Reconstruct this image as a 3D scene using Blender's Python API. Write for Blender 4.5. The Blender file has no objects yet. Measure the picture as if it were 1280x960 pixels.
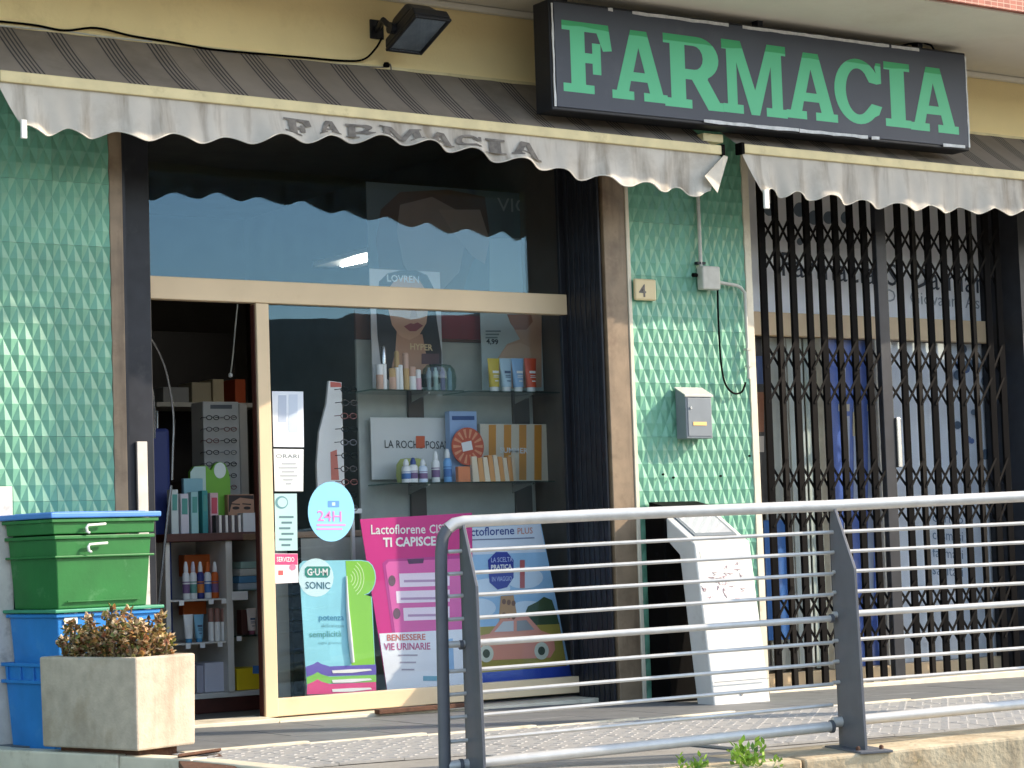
import bpy, bmesh, math, random
from mathutils import Vector, Matrix
random.seed(7)
scene = bpy.context.scene
C = scene.collection

# ------------------------------------------------------------------ camera
YAW, PITCH, ROLL, FPX = 0.5916, 0.075, -0.0331, 2699.7
CAM = Vector((-5.1309, -9.5007, 0.8511))
_f = Vector((math.sin(YAW)*math.cos(PITCH), math.cos(YAW)*math.cos(PITCH), math.sin(PITCH)))
_r = Vector((math.cos(YAW), -math.sin(YAW), 0)); _u = _r.cross(_f)
_c, _s = math.cos(ROLL), math.sin(ROLL)
_r, _u = _c*_r + _s*_u, -_s*_r + _c*_u
cam_d = bpy.data.cameras.new('camera'); cam = bpy.data.objects.new('camera', cam_d); C.objects.link(cam)
cam_d.sensor_fit = 'HORIZONTAL'; cam_d.sensor_width = 36; cam_d.lens = FPX*36/1280
cam_d.clip_start = 0.05; cam_d.clip_end = 3000
cam.matrix_world = Matrix(((_r.x,_u.x,-_f.x,CAM.x),(_r.y,_u.y,-_f.y,CAM.y),(_r.z,_u.z,-_f.z,CAM.z),(0,0,0,1)))
scene.camera = cam

# ------------------------------------------------------------------ light
SUN_AZ, SUN_EL = math.radians(65), math.radians(29.5)      # azimuth to the right of the facade's outward normal
SD = Vector((math.sin(SUN_AZ)*math.cos(SUN_EL), -math.cos(SUN_AZ)*math.cos(SUN_EL), math.sin(SUN_EL)))
world = bpy.data.worlds.new('World'); scene.world = world; world.use_nodes = True
wn = world.node_tree; bg = wn.nodes['Background']
sky = wn.nodes.new('ShaderNodeTexSky'); sky.sky_type = 'NISHITA'; sky.sun_disc = False
sky.sun_elevation = SUN_EL; sky.sun_rotation = math.atan2(SD.x, SD.y)
sky.air_density = 1.0; sky.dust_density = 0.7; sky.ozone_density = 1.5; sky.altitude = 0
wn.links.new(sky.outputs[0], bg.inputs[0]); bg.inputs[1].default_value = 0.15
sl = bpy.data.lights.new('sun', 'SUN'); sl.energy = 2.0; sl.angle = math.radians(0.53); sl.color = (1.0, 0.94, 0.86)
so = bpy.data.objects.new('sun', sl); C.objects.link(so); so.rotation_euler = SD.to_track_quat('Z', 'Y').to_euler()
scene.view_settings.view_transform = 'Standard'; scene.view_settings.look = 'None'
scene.view_settings.exposure = 1.8; scene.view_settings.use_white_balance = True; scene.view_settings.white_balance_temperature = 7700; scene.view_settings.white_balance_tint = 12; scene.view_settings.gamma = 1; scene.view_settings.use_curve_mapping = False

# ------------------------------------------------------------------ measuring helpers
def ray(px, py): return _f + (px-640)/FPX*_r - (py-480)/FPX*_u
def at(px, py, Y=0.0):
    d = ray(px, py); return CAM + d*((Y-CAM.y)/d.y)
def atz(px, py, Z=0.0):
    d = ray(px, py); return CAM + d*((Z-CAM.z)/d.z)
def zf(x): return -0.015*x                         # pavement slopes gently along the shop front
G = 0.37                                            # glass plane, set back behind the piers (y = 0)

# ------------------------------------------------------------------ materials
def lin(c): 
    c /= 255.0
    return c/12.92 if c <= 0.04045 else ((c+0.055)/1.055)**2.4
def rgb(r, g, b): return (lin(r), lin(g), lin(b), 1)
MATS = {}
def mat(name, col, rough=0.6, metal=0.0, var=0.12, scale=6.0, bump=0.0, bscale=60.0, spec=0.4, stain=None, trans=0.0):
    if name in MATS: return MATS[name]
    m = bpy.data.materials.new(name); m.use_nodes = True; n = m.node_tree.nodes; l = m.node_tree.links
    b = n['Principled BSDF']; b.inputs['Roughness'].default_value = rough; b.inputs['Metallic'].default_value = metal
    b.inputs['Specular IOR Level'].default_value = spec
    tc = n.new('ShaderNodeTexCoord')
    nz = n.new('ShaderNodeTexNoise'); nz.inputs['Scale'].default_value = scale; nz.inputs['Detail'].default_value = 6
    l.new(tc.outputs['Object'], nz.inputs['Vector'])
    mr = n.new('ShaderNodeMapRange'); mr.inputs[1].default_value = 0.3; mr.inputs[2].default_value = 0.7
    mr.inputs[3].default_value = 1-var; mr.inputs[4].default_value = 1+var
    l.new(nz.outputs['Fac'], mr.inputs[0])
    mx = n.new('ShaderNodeMix'); mx.data_type = 'RGBA'; mx.blend_type = 'MULTIPLY'; mx.inputs[0].default_value = 1
    mx.inputs[6].default_value = col; l.new(mr.outputs[0], mx.inputs[7]); out = mx.outputs[2]
    if stain:
        n2 = n.new('ShaderNodeTexNoise'); n2.inputs['Scale'].default_value = stain[1]; n2.inputs['Detail'].default_value = 8
        n2.inputs['Roughness'].default_value = 0.65
        l.new(tc.outputs['Object'], n2.inputs['Vector'])
        r2 = n.new('ShaderNodeMapRange'); r2.inputs[1].default_value = stain[2]; r2.inputs[2].default_value = stain[2]+0.16
        l.new(n2.outputs['Fac'], r2.inputs[0])
        m2 = n.new('ShaderNodeMix'); m2.data_type = 'RGBA'; l.new(out, m2.inputs[6]); m2.inputs[7].default_value = stain[0]
        ml = n.new('ShaderNodeMath'); ml.operation = 'MULTIPLY'; ml.inputs[1].default_value = stain[3]; l.new(r2.outputs[0], ml.inputs[0])
        l.new(ml.outputs[0], m2.inputs[0]); out = m2.outputs[2]
    l.new(out, b.inputs['Base Color'])
    if bump:
        nb = n.new('ShaderNodeTexNoise'); nb.inputs['Scale'].default_value = bscale; nb.inputs['Detail'].default_value = 5
        l.new(tc.outputs['Object'], nb.inputs['Vector'])
        bp = n.new('ShaderNodeBump'); bp.inputs['Strength'].default_value = bump; bp.inputs['Distance'].default_value = 0.01
        l.new(nb.outputs['Fac'], bp.inputs['Height']); l.new(bp.outputs[0], b.inputs['Normal'])
    if trans:
        tr = n.new('ShaderNodeBsdfTranslucent'); l.new(out, tr.inputs['Color'])
        ms = n.new('ShaderNodeMixShader'); ms.inputs[0].default_value = trans
        l.new(b.outputs[0], ms.inputs[1]); l.new(tr.outputs[0], ms.inputs[2])
        l.new(ms.outputs[0], n['Material Output'].inputs['Surface'])
    MATS[name] = m; return m
def paint(r, g, b, rough=0.5, var=0.05):
    return mat('print_%d_%d_%d' % (r, g, b), rgb(r, g, b), rough, var=var, scale=3)
def glass_mat(name, ior, tint, gain=1.0, refl_tint=(.95,.97,1,1)):
    m = bpy.data.materials.new(name); m.use_nodes = True; n = m.node_tree.nodes; l = m.node_tree.links
    n.remove(n['Principled BSDF'])
    t = n.new('ShaderNodeBsdfTransparent'); t.inputs[0].default_value = tint
    g = n.new('ShaderNodeBsdfGlossy'); g.inputs['Roughness'].default_value = 0.0; g.inputs['Color'].default_value = refl_tint
    lw = n.new('ShaderNodeLayerWeight'); lw.inputs['Blend'].default_value = 0.5          # Schlick: same from either side of the pane
    pw = n.new('ShaderNodeMath'); pw.operation = 'POWER'; pw.inputs[1].default_value = 5; l.new(lw.outputs['Facing'], pw.inputs[0])
    f0 = ((ior-1)/(ior+1))**2*gain
    mu = n.new('ShaderNodeMath'); mu.operation = 'MULTIPLY_ADD'; mu.inputs[1].default_value = 1-f0; mu.inputs[2].default_value = f0; mu.use_clamp = True
    tcg = n.new('ShaderNodeTexCoord'); ng = n.new('ShaderNodeTexNoise'); ng.inputs['Scale'].default_value = 1.6; ng.inputs['Detail'].default_value = 2
    l.new(tcg.outputs['Object'], ng.inputs['Vector']); bg_ = n.new('ShaderNodeBump'); bg_.inputs['Strength'].default_value = 0.06; bg_.inputs['Distance'].default_value = 0.02
    l.new(ng.outputs['Fac'], bg_.inputs['Height']); l.new(bg_.outputs[0], g.inputs['Normal'])
    ms = n.new('ShaderNodeMixShader'); l.new(pw.outputs[0], mu.inputs[0]); l.new(mu.outputs[0], ms.inputs[0])
    l.new(t.outputs[0], ms.inputs[1]); l.new(g.outputs[0], ms.inputs[2]); l.new(ms.outputs[0], n['Material Output'].inputs['Surface'])
    MATS[name] = m; return m
GLASS = glass_mat('shop_glass', 1.5, (.96,.97,.97,1), 1.0, (.40,.72,1,1))  # bluer sky painted into the colour of the reflection
CLEARG = glass_mat('clear_pane', 1.5, (.97,.98,.98,1), 1.0)
SHELFGLASS = glass_mat('shelf_glass', 1.5, (.62,.75,.72,1), 1.0)
LENS = glass_mat('lamp_glass', 1.5, (.75,.8,.85,1), 1.6)

YELLOW = mat('yellow_plaster', rgb(242,220,166), 0.85, var=0.06, scale=2.2, bump=0.25, bscale=45, stain=(rgb(196,172,124), 1.3, 0.54, 0.5))
SOFFIT = mat('soffit_paint', rgb(226,221,206), 0.85, var=0.06, scale=2, bump=0.12, bscale=30, stain=(rgb(196,188,170), 1.0, 0.55, 0.5))
GREEN = mat('green_glaze', rgb(100,160,134), 0.40, var=0.13, scale=7, bump=0.06, bscale=25, spec=0.5, stain=(rgb(82,134,112), 3.0, 0.58, 0.5))
def vary(m, amt):
    n = m.node_tree.nodes; l = m.node_tree.links; b = n['Principled BSDF']; old = b.inputs['Base Color'].links[0].from_socket
    oi = n.new('ShaderNodeObjectInfo'); mr = n.new('ShaderNodeMapRange'); mr.inputs[3].default_value = 1-amt; mr.inputs[4].default_value = 1+amt; l.new(oi.outputs['Random'], mr.inputs[0])
    mx = n.new('ShaderNodeMix'); mx.data_type = 'RGBA'; mx.blend_type = 'MULTIPLY'; mx.inputs[0].default_value = 1; l.new(old, mx.inputs[6]); l.new(mr.outputs[0], mx.inputs[7]); l.new(mx.outputs[2], b.inputs['Base Color'])
vary(GREEN, 0.07)
GROUT = mat('dark_grout', rgb(84,128,110), 0.9)
MARBLE = mat('brown_marble', rgb(134,114,92), 0.45, var=0.2, scale=9, bump=0.04, stain=(rgb(96,74,56), 5.0, 0.52, 0.6))
PALEM = mat('pale_marble', rgb(214,204,182), 0.5, var=0.1, scale=8, stain=(rgb(150,134,106), 6.0, 0.56, 0.6))
WHITEM = mat('white_marble', rgb(214,208,198), 0.6, var=0.12, scale=14, bump=0.2, bscale=20, stain=(rgb(128,122,112), 7.0, 0.55, 0.7))
DARKMET = mat('dark_anodised', rgb(38,40,46), 0.42, metal=0.3, var=0.2, scale=12, stain=(rgb(66,66,66), 9.0, 0.6, 0.5))
BLACK = mat('black_plastic', rgb(11,10,10), 0.6, var=0.2, spec=0.04)
BEIGE = mat('beige_aluminium', rgb(220,194,158), 0.42, var=0.05, scale=4, stain=(rgb(196,166,126), 5.0, 0.6, 0.4))
BARBEIGE = mat('awning_bar_paint', rgb(214,198,152), 0.5, var=0.1, scale=10, stain=(rgb(160,138,96), 9.0, 0.6, 0.5))
STEEL = mat('grey_painted_steel', rgb(92,95,100), 0.5, metal=0.0, var=0.08, scale=14, bump=0.05, bscale=120, stain=(rgb(88,84,80), 10.0, 0.62, 0.5))
RAILMET = mat('galvanised_tube', rgb(206,205,200), 0.36, metal=0.25, var=0.08, scale=20, bump=0.04, bscale=150)
CONC = mat('kerb_concrete', rgb(196,180,150), 0.9, var=0.14, scale=5, bump=0.5, bscale=40, stain=(rgb(150,116,78), 3.0, 0.50, 0.6))
PLANTERC = mat('planter_concrete', rgb(188,175,156), 0.9, var=0.13, scale=18, bump=0.22, bscale=90, stain=(rgb(160,140,112), 5.0, 0.55, 0.5))
PAVE = mat('pavement_concrete', rgb(142,139,132), 0.9, var=0.12, scale=4, bump=0.3, bscale=50, stain=(rgb(112,106,98), 2.5, 0.54, 0.5))
SLATE = mat('slate_tile', rgb(108,110,110), 0.62, var=0.14, scale=6, bump=0.15, bscale=40, stain=(rgb(88,90,90), 4.0, 0.54, 0.5))
STUD = mat('stud_paver', rgb(150,149,146), 0.85, var=0.1, scale=9, bump=0.2, bscale=70, stain=(rgb(112,108,102), 6.0, 0.56, 0.5))
ASPHALT = mat('asphalt', rgb(112,108,102), 0.92, var=0.2, scale=20, bump=0.6, bscale=140)
RUST = mat('rusty_steel', rgb(92,60,44), 0.8, var=0.3, scale=25, bump=0.4, bscale=80, stain=(rgb(52,36,30), 9.0, 0.5, 0.7))
WHITEP = mat('white_paint', rgb(226,226,222), 0.5, var=0.05, scale=6)
WORNW = mat('worn_white_tape', rgb(206,208,208), 0.7, var=0.15, scale=30)
GREYP = mat('grey_mailbox_paint', rgb(120,128,134), 0.42, metal=0.0, var=0.06, scale=12)
GREYPL = mat('light_mailbox_lid', rgb(190,190,182), 0.42, var=0.06, scale=12)
PVC = mat('grey_pvc', rgb(188,186,176), 0.55, var=0.1, scale=20, stain=(rgb(130,120,104), 14.0, 0.6, 0.6))
GREENC = mat('green_crate_plastic', rgb(20,106,50), 0.45, var=0.12, scale=7, bump=0.05, bscale=60, stain=(rgb(96,150,106), 9.0, 0.60, 0.5))
BLUEC = mat('blue_crate_plastic', rgb(14,124,196), 0.45, var=0.1, scale=7, bump=0.05, bscale=60, stain=(rgb(70,150,206), 9.0, 0.58, 0.5))
BLUELID = mat('blue_lid_plastic', rgb(70,130,206), 0.5, var=0.08, scale=8)
TEALRIM = mat('teal_rim_plastic', rgb(50,140,110), 0.5, var=0.1, scale=8)
SOIL = mat('soil', rgb(70,52,38), 0.95, var=0.3, scale=40, bump=0.8, bscale=60)
STEM = mat('plant_stem', rgb(104,84,60), 0.8, var=0.2)
SIGNBK = mat('sign_box_black', rgb(26,29,36), 0.5, var=0.15, scale=10)
SIGNFACE = mat('sign_face', rgb(66,72,84), 0.55, var=0.06, scale=3, stain=(rgb(84,88,98), 2.5, 0.56, 0.5))
INKGREY = mat('faded_ink', rgb(116,110,104), 0.85, var=0.35, scale=30)
INWALL = mat('interior_wall_paint', rgb(96,90,82), 0.8, var=0.1)
INFLOOR = mat('interior_tile', rgb(120,116,108), 0.4, var=0.12)
DARKWOOD = mat('dark_red_wood', rgb(74,36,28), 0.5, var=0.2, scale=10)
UNITW = mat('shelf_unit_white', rgb(206,202,194), 0.5, var=0.04)
GREYBOARD = mat('grey_backboard', rgb(176,178,170), 0.8, var=0.06, scale=14)
BROWNP = mat('brown_upright', rgb(78,64,56), 0.6, var=0.1)
GATEM = mat('gate_black_paint', rgb(15,13,13), 0.6, var=0.3, scale=9, spec=0.06, stain=(rgb(52,36,28), 7.0, 0.60, 0.6))
CHROME = mat('chrome', rgb(200,200,200), 0.25, metal=0.9, var=0.03)

def fabric(name, stripes):
    m = mat(name, rgb(204,197,186) if not stripes else rgb(132,122,112), 0.9, var=0.13, scale=3.5, bump=0.12, bscale=18, stain=(rgb(160,147,130) if not stripes else rgb(108,98,88), 2.2, 0.52, 0.6), trans=0.12 if not stripes else 0.08)
    if stripes:
        n = m.node_tree.nodes; l = m.node_tree.links; b = n['Principled BSDF']
        tc = n.new('ShaderNodeTexCoord'); sp = n.new('ShaderNodeSeparateXYZ'); l.new(tc.outputs['Object'], sp.inputs[0])
        def band(period, lo, hi, ofs):
            a = n.new('ShaderNodeMath'); a.operation = 'ADD'; a.inputs[1].default_value = ofs; l.new(sp.outputs[0], a.inputs[0])
            d = n.new('ShaderNodeMath'); d.operation = 'PINGPONG'; d.inputs[1].default_value = period/2; l.new(a.outputs[0], d.inputs[0])
            r = n.new('ShaderNodeMapRange'); r.inputs[1].default_value = lo; r.inputs[2].default_value = hi
            l.new(d.outputs[0], r.inputs[0]); return r.outputs[0]
        group = band(0.255, 0.048, 0.052, 10.0); fine = band(0.022, 0.0035, 0.0060, 10.0)
        mxn = n.new('ShaderNodeMath'); mxn.operation = 'MAXIMUM'; l.new(group, mxn.inputs[0]); l.new(fine, mxn.inputs[1])
        old = b.inputs['Base Color'].links[0].from_socket
        mm = n.new('ShaderNodeMix'); mm.data_type = 'RGBA'; mm.inputs[6].default_value = rgb(46,46,50); l.new(old, mm.inputs[7])
        l.new(mxn.outputs[0], mm.inputs[0]); l.new(mm.outputs[2], b.inputs['Base Color'])
    return m
def streak(m, col, amt):
    n = m.node_tree.nodes; l = m.node_tree.links; b = n['Principled BSDF']; old = b.inputs['Base Color'].links[0].from_socket
    tc = n.new('ShaderNodeTexCoord'); mp = n.new('ShaderNodeMapping'); mp.inputs['Scale'].default_value = (9, 1, 1.2); l.new(tc.outputs['Object'], mp.inputs[0])
    nz = n.new('ShaderNodeTexNoise'); nz.inputs['Scale'].default_value = 1.0; nz.inputs['Detail'].default_value = 7; nz.inputs['Roughness'].default_value = .6; l.new(mp.outputs[0], nz.inputs['Vector'])
    mr = n.new('ShaderNodeMapRange'); mr.inputs[1].default_value = .50; mr.inputs[2].default_value = .68; mr.inputs[4].default_value = amt; l.new(nz.outputs['Fac'], mr.inputs[0])
    mx = n.new('ShaderNodeMix'); mx.data_type = 'RGBA'; mx.inputs[7].default_value = col; l.new(old, mx.inputs[6]); l.new(mr.outputs[0], mx.inputs[0]); l.new(mx.outputs[2], b.inputs['Base Color'])
CANOPY = fabric('striped_canopy_fabric', True); VALANCE = fabric('grey_valance_fabric', False)
streak(VALANCE, rgb(128,114,98), .75)
streak(PLANTERC, rgb(128,112,92), .45); streak(MARBLE, rgb(84,68,54), .6); streak(CONC, rgb(120,98,74), .5)
HEMW = mat('hem_binding', rgb(214,208,196), 0.9, var=0.1, scale=12, trans=0.15)

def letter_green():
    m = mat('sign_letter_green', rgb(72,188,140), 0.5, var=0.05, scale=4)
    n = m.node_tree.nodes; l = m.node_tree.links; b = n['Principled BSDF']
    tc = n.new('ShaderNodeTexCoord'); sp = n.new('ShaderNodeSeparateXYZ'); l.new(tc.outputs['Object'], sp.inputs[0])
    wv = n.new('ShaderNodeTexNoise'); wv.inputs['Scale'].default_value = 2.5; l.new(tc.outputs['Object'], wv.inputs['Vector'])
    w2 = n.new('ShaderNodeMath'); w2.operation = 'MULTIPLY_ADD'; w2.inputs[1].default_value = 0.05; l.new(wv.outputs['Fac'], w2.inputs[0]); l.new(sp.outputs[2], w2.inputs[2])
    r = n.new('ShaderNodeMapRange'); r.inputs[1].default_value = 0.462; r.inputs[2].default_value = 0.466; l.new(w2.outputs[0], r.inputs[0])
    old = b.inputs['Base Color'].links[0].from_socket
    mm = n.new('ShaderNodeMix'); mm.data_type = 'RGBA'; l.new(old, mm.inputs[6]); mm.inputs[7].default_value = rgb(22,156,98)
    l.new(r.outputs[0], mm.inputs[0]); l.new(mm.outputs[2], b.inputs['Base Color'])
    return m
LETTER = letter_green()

def brick_mat():
    m = mat('red_mosaic', rgb(168,92,74), 0.7, var=0.1)
    n = m.node_tree.nodes; l = m.node_tree.links; b = n['Principled BSDF']
    tc = n.new('ShaderNodeTexCoord'); mp = n.new('ShaderNodeMapping'); mp.inputs['Rotation'].default_value = (math.radians(90), 0, 0)
    l.new(tc.outputs['Object'], mp.inputs[0]); bt = n.new('ShaderNodeTexBrick'); l.new(mp.outputs[0], bt.inputs['Vector'])
    bt.inputs['Color1'].default_value = rgb(176,104,86); bt.inputs['Color2'].default_value = rgb(150,80,66); bt.inputs['Mortar'].default_value = rgb(190,160,140)
    bt.inputs['Scale'].default_value = 1; bt.inputs['Brick Width'].default_value = 0.05; bt.inputs['Row Height'].default_value = 0.025
    bt.inputs['Mortar Size'].default_value = 0.002; bt.offset = 0
    l.new(bt.outputs['Color'], b.inputs['Base Color']); return m
MOSAIC = brick_mat()

def leaf_mat(name, cols, rough=0.45):
    m = bpy.data.materials.new(name); m.use_nodes = True; n = m.node_tree.nodes; l = m.node_tree.links; b = n['Principled BSDF']
    b.inputs['Roughness'].default_value = rough
    g = n.new('ShaderNodeNewGeometry'); cr = n.new('ShaderNodeValToRGB'); l.new(g.outputs['Random Per Island'], cr.inputs[0])
    el = cr.color_ramp.elements; el[0].position = 0; el[0].color = cols[0]; el[1].position = 1; el[1].color = cols[-1]
    for i in range(1, len(cols)-1): e = el.new(i/(len(cols)-1)); e.color = cols[i]
    l.new(cr.outputs[0], b.inputs['Base Color'])
    t = n.new('ShaderNodeBsdfTranslucent'); l.new(cr.outputs[0], t.inputs[0]); ms = n.new('ShaderNodeMixShader'); ms.inputs[0].default_value = 0.18
    l.new(b.outputs[0], ms.inputs[1]); l.new(t.outputs[0], ms.inputs[2]); l.new(ms.outputs[0], n['Material Output'].inputs[0]); return m
SUCC = leaf_mat('succulent_leaf', [rgb(104,120,58), rgb(196,152,92), rgb(206,140,114), rgb(140,152,84), rgb(150,104,82), rgb(226,200,160), rgb(222,192,150), rgb(112,122,60), rgb(70,62,46), rgb(190,150,96)])
WEED = leaf_mat('weed_leaf', [rgb(70,112,40), rgb(120,160,60), rgb(150,190,80), rgb(96,140,54)])
HILLM = mat('scrub_hill', rgb(58,58,46), 0.95, var=0.5, scale=0.12, bump=1.0, bscale=0.5)
def emit(name, col, s):
    m = bpy.data.materials.new(name); m.use_nodes = True; n = m.node_tree.nodes; b = n['Principled BSDF']
    b.inputs['Emission Color'].default_value = col; b.inputs['Emission Strength'].default_value = s; return m
TUBE = emit('lit_tube', (.95,1,1,1), 12.0)

# ------------------------------------------------------------------ mesh helpers
WL = {}
def thing(name, label, cat, loc=(0,0,0), group=None):
    o = bpy.data.objects.new(name, None); C.objects.link(o); o.empty_display_size = 0.1
    o.location = loc; WL[o.name] = Vector(loc); o['label'] = label; o['category'] = cat
    if group: o['group'] = group
    return o
def tag(o, label, cat, group=None):
    o['label'] = label; o['category'] = cat
    if group: o['group'] = group
    return o
def struct(o, kind='structure'): o['kind'] = kind; return o
class MB:
    def __init__(s): s.v = []; s.f = []
    def add(s, vs, fs):
        k = len(s.v); s.v += [Vector(p) for p in vs]; s.f += [[i+k for i in f] for f in fs]; return s
    def box(s, x0, x1, y0, y1, z0, z1):
        if x0 > x1: x0, x1 = x1, x0
        if y0 > y1: y0, y1 = y1, y0
        if z0 > z1: z0, z1 = z1, z0
        return s.hexa([(x0,y0,z0),(x1,y0,z0),(x1,y1,z0),(x0,y1,z0),(x0,y0,z1),(x1,y0,z1),(x1,y1,z1),(x0,y1,z1)])
    def hexa(s, p): return s.add(p, [(0,3,2,1),(4,5,6,7),(0,1,5,4),(1,2,6,5),(2,3,7,6),(3,0,4,7)])
    def obox(s, o, a, b, c):      # corner + three edge vectors
        o, a, b, c = map(Vector, (o, a, b, c)); return s.hexa([o,o+a,o+a+b,o+b,o+c,o+a+c,o+a+b+c,o+b+c])
    def prism(s, pts, d):         # polygon in 3d, extruded by vector d
        n = len(pts); d = Vector(d); P = [Vector(p) for p in pts]
        return s.add(P+[p+d for p in P], [list(range(n))[::-1], list(range(n,2*n))]+[(i,(i+1)%n,n+(i+1)%n,n+i) for i in range(n)])
    def poly(s, pts): return s.add(pts, [list(range(len(pts)))])
    def tube(s, pts, r, n=10, cap=True):
        P = [Vector(p) for p in pts]; k = len(s.v); m = len(P)
        a = None
        for i, p in enumerate(P):
            t = (P[min(i+1,m-1)]-P[max(i-1,0)]).normalized()
            if a is None:
                a = t.cross(Vector((0,0,1)))
                if a.length < 0.05: a = t.cross(Vector((1,0,0)))
            else:
                a = a-t*a.dot(t)                     # carry the frame along the path
                if a.length < 1e-4: a = t.cross(Vector((0.3,1,0.2)))
            a.normalize(); b = t.cross(a); rr = r[i] if isinstance(r, (list,tuple)) else r
            for j in range(n):
                w = 2*math.pi*j/n; s.v.append(p+rr*(math.cos(w)*a+math.sin(w)*b))
        for i in range(m-1):
            for j in range(n): s.f.append([k+i*n+j, k+i*n+(j+1)%n, k+(i+1)*n+(j+1)%n, k+(i+1)*n+j])
        if cap: s.f.append([k+j for j in range(n)][::-1]); s.f.append([k+(m-1)*n+j for j in range(n)])
        return s
    def lathe(s, c, prof, n=14, sx=1.0, sy=1.0):   # prof: [(r,z)]
        c = Vector(c); k = len(s.v)
        for r, z in prof:
            for j in range(n):
                w = 2*math.pi*j/n; s.v.append(c+Vector((r*sx*math.cos(w), r*sy*math.sin(w), z)))
        for i in range(len(prof)-1):
            for j in range(n): s.f.append([k+i*n+j, k+i*n+(j+1)%n, k+(i+1)*n+(j+1)%n, k+(i+1)*n+j])
        s.f.append([k+j for j in range(n)][::-1]); s.f.append([k+(len(prof)-1)*n+j for j in range(n)]); return s
    def build(s, name, m, parent=None, bev=0, smooth=False, kind=None, label=None):
        off = WL[parent.name] if parent is not None else Vector((0,0,0))
        me = bpy.data.meshes.new(name); me.from_pydata([v-off for v in s.v], [], s.f); me.update()
        bm = bmesh.new(); bm.from_mesh(me)
        bmesh.ops.recalc_face_normals(bm, faces=bm.faces)
        if bev:
            es = [e for e in bm.edges if len(e.link_faces) == 2 and e.calc_face_angle(0) > 0.5]
            bmesh.ops.bevel(bm, geom=es, offset=bev, segments=2, affect='EDGES', profile=0.5, clamp_overlap=True)
        bm.to_mesh(me); bm.free()
        if smooth:
            for p in me.polygons: p.use_smooth = True
            try: me.set_sharp_from_angle(angle=math.radians(40))
            except Exception: pass
        me.materials.append(m); o = bpy.data.objects.new(name, me); C.objects.link(o)
        if parent is not None: o.parent = parent; WL[o.name] = off.copy()
        else: WL[o.name] = Vector((0,0,0))
        if kind: o['kind'] = kind
        if label: o['label'] = label
        return o
def piece(name, me, pos, parent):            # alike piece sharing mesh data
    o = bpy.data.objects.new(name, me); C.objects.link(o); o.parent = parent
    o.location = Vector(pos)-WL[parent.name]; return o
def mesh_of(mb, m, bev=0, name='piece'):
    o = mb.build(name, m, None, bev); me = o.data; bpy.data.objects.remove(o); return me
_TX = {}
def text_raw(s, bold=0.0):
    if (s, bold) in _TX: return _TX[(s, bold)]
    cu = bpy.data.curves.new('t', 'FONT'); cu.body = s; cu.resolution_u = 2; cu.offset = bold
    o = bpy.data.objects.new('t', cu); C.objects.link(o); dg = bpy.context.evaluated_depsgraph_get(); dg.update()
    me = bpy.data.meshes.new_from_object(o.evaluated_get(dg)); bpy.data.objects.remove(o); bpy.data.curves.remove(cu)
    V = [v.co.copy() for v in me.vertices]; F = [list(p.vertices) for p in me.polygons]; bpy.data.meshes.remove(me)
    x0 = min(v.x for v in V); x1 = max(v.x for v in V); y0 = min(v.y for v in V); y1 = max(v.y for v in V)
    V = [((v.x-x0)/(x1-x0), (v.y-y0)/(y1-y0)) for v in V]; _TX[(s, bold)] = (V, F); return V, F
def txt(parent, s, p0, p1, hpx, Y, m, lift=0.0025, bold=0.012, name='lettering'):
    """lettering on a plane parallel to the facade; p0, p1 = baseline ends, hpx = height, measured on the photograph"""
    V, F = text_raw(s, bold); a = at(*p0, Y-lift); b = at(*p1, Y-lift); h = at(p0[0], p0[1]-hpx, Y-lift).z - a.z
    mb = MB().add([a+(b-a)*u+Vector((0,0,h*v)) for u, v in V], F); return mb.build(name, m, parent)
def flat(parent, name, pts, Y, m, lift=0.0015, th=0.0006):
    """flat print: outline on a plane parallel to the facade"""
    return MB().prism([at(x, y, Y-lift) for x, y in pts], (0, th, 0)).build(name, m, parent)
def rect(x0, y0, x1, y1, s=0.0): return [(x0,y0),(x1,y0-s),(x1,y1-s),(x0,y1)]
def ell(cx, cy, rx, ry, n=28, a0=0, a1=2*math.pi): return [(cx+rx*math.cos(a0+(a1-a0)*i/(n if a1-a0 > 6.2 else n-1)), cy+ry*math.sin(a0+(a1-a0)*i/(n if a1-a0 > 6.2 else n-1))) for i in range(n)]
def xr(x0, x1, py, Y): return at(x0, py, Y).x, at(x1, py, Y).x
def zr(px, y0, y1, Y): return at(px, y1, Y).z, at(px, y0, Y).z
def pbox(mb, x0, y0, x1, y1, Y, d):
    a, b = xr(x0, x1, (y0+y1)/2, Y); c, e = zr((x0+x1)/2, y0, y1, Y); return mb.box(a, b, Y, Y+d, c, e)

# ================================================================== SETTING
# street: one sheet, sloping down towards the right in front of the ramp
def zg(x): return -0.06 if x < -1.8 else (-0.06-0.22*(x+1.8)/2.3 if x < 0.5 else -0.28)
mb = MB(); xs = [-400,-100,-20,-6,-3,-1.8,-1,0,.5,2,6,20,100,400]; ys = [-400,-150,-60,-20,-8,-4,0,3,30,200]
for y in ys:
    for x in xs: mb.v.append(Vector((x, y, zg(x))))
nx = len(xs)
for j in range(len(ys)-1):
    for i in range(nx-1): mb.f.append([j*nx+i, j*nx+i+1, (j+1)*nx+i+1, (j+1)*nx+i])
struct(mb.build('road', ASPHALT))
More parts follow.
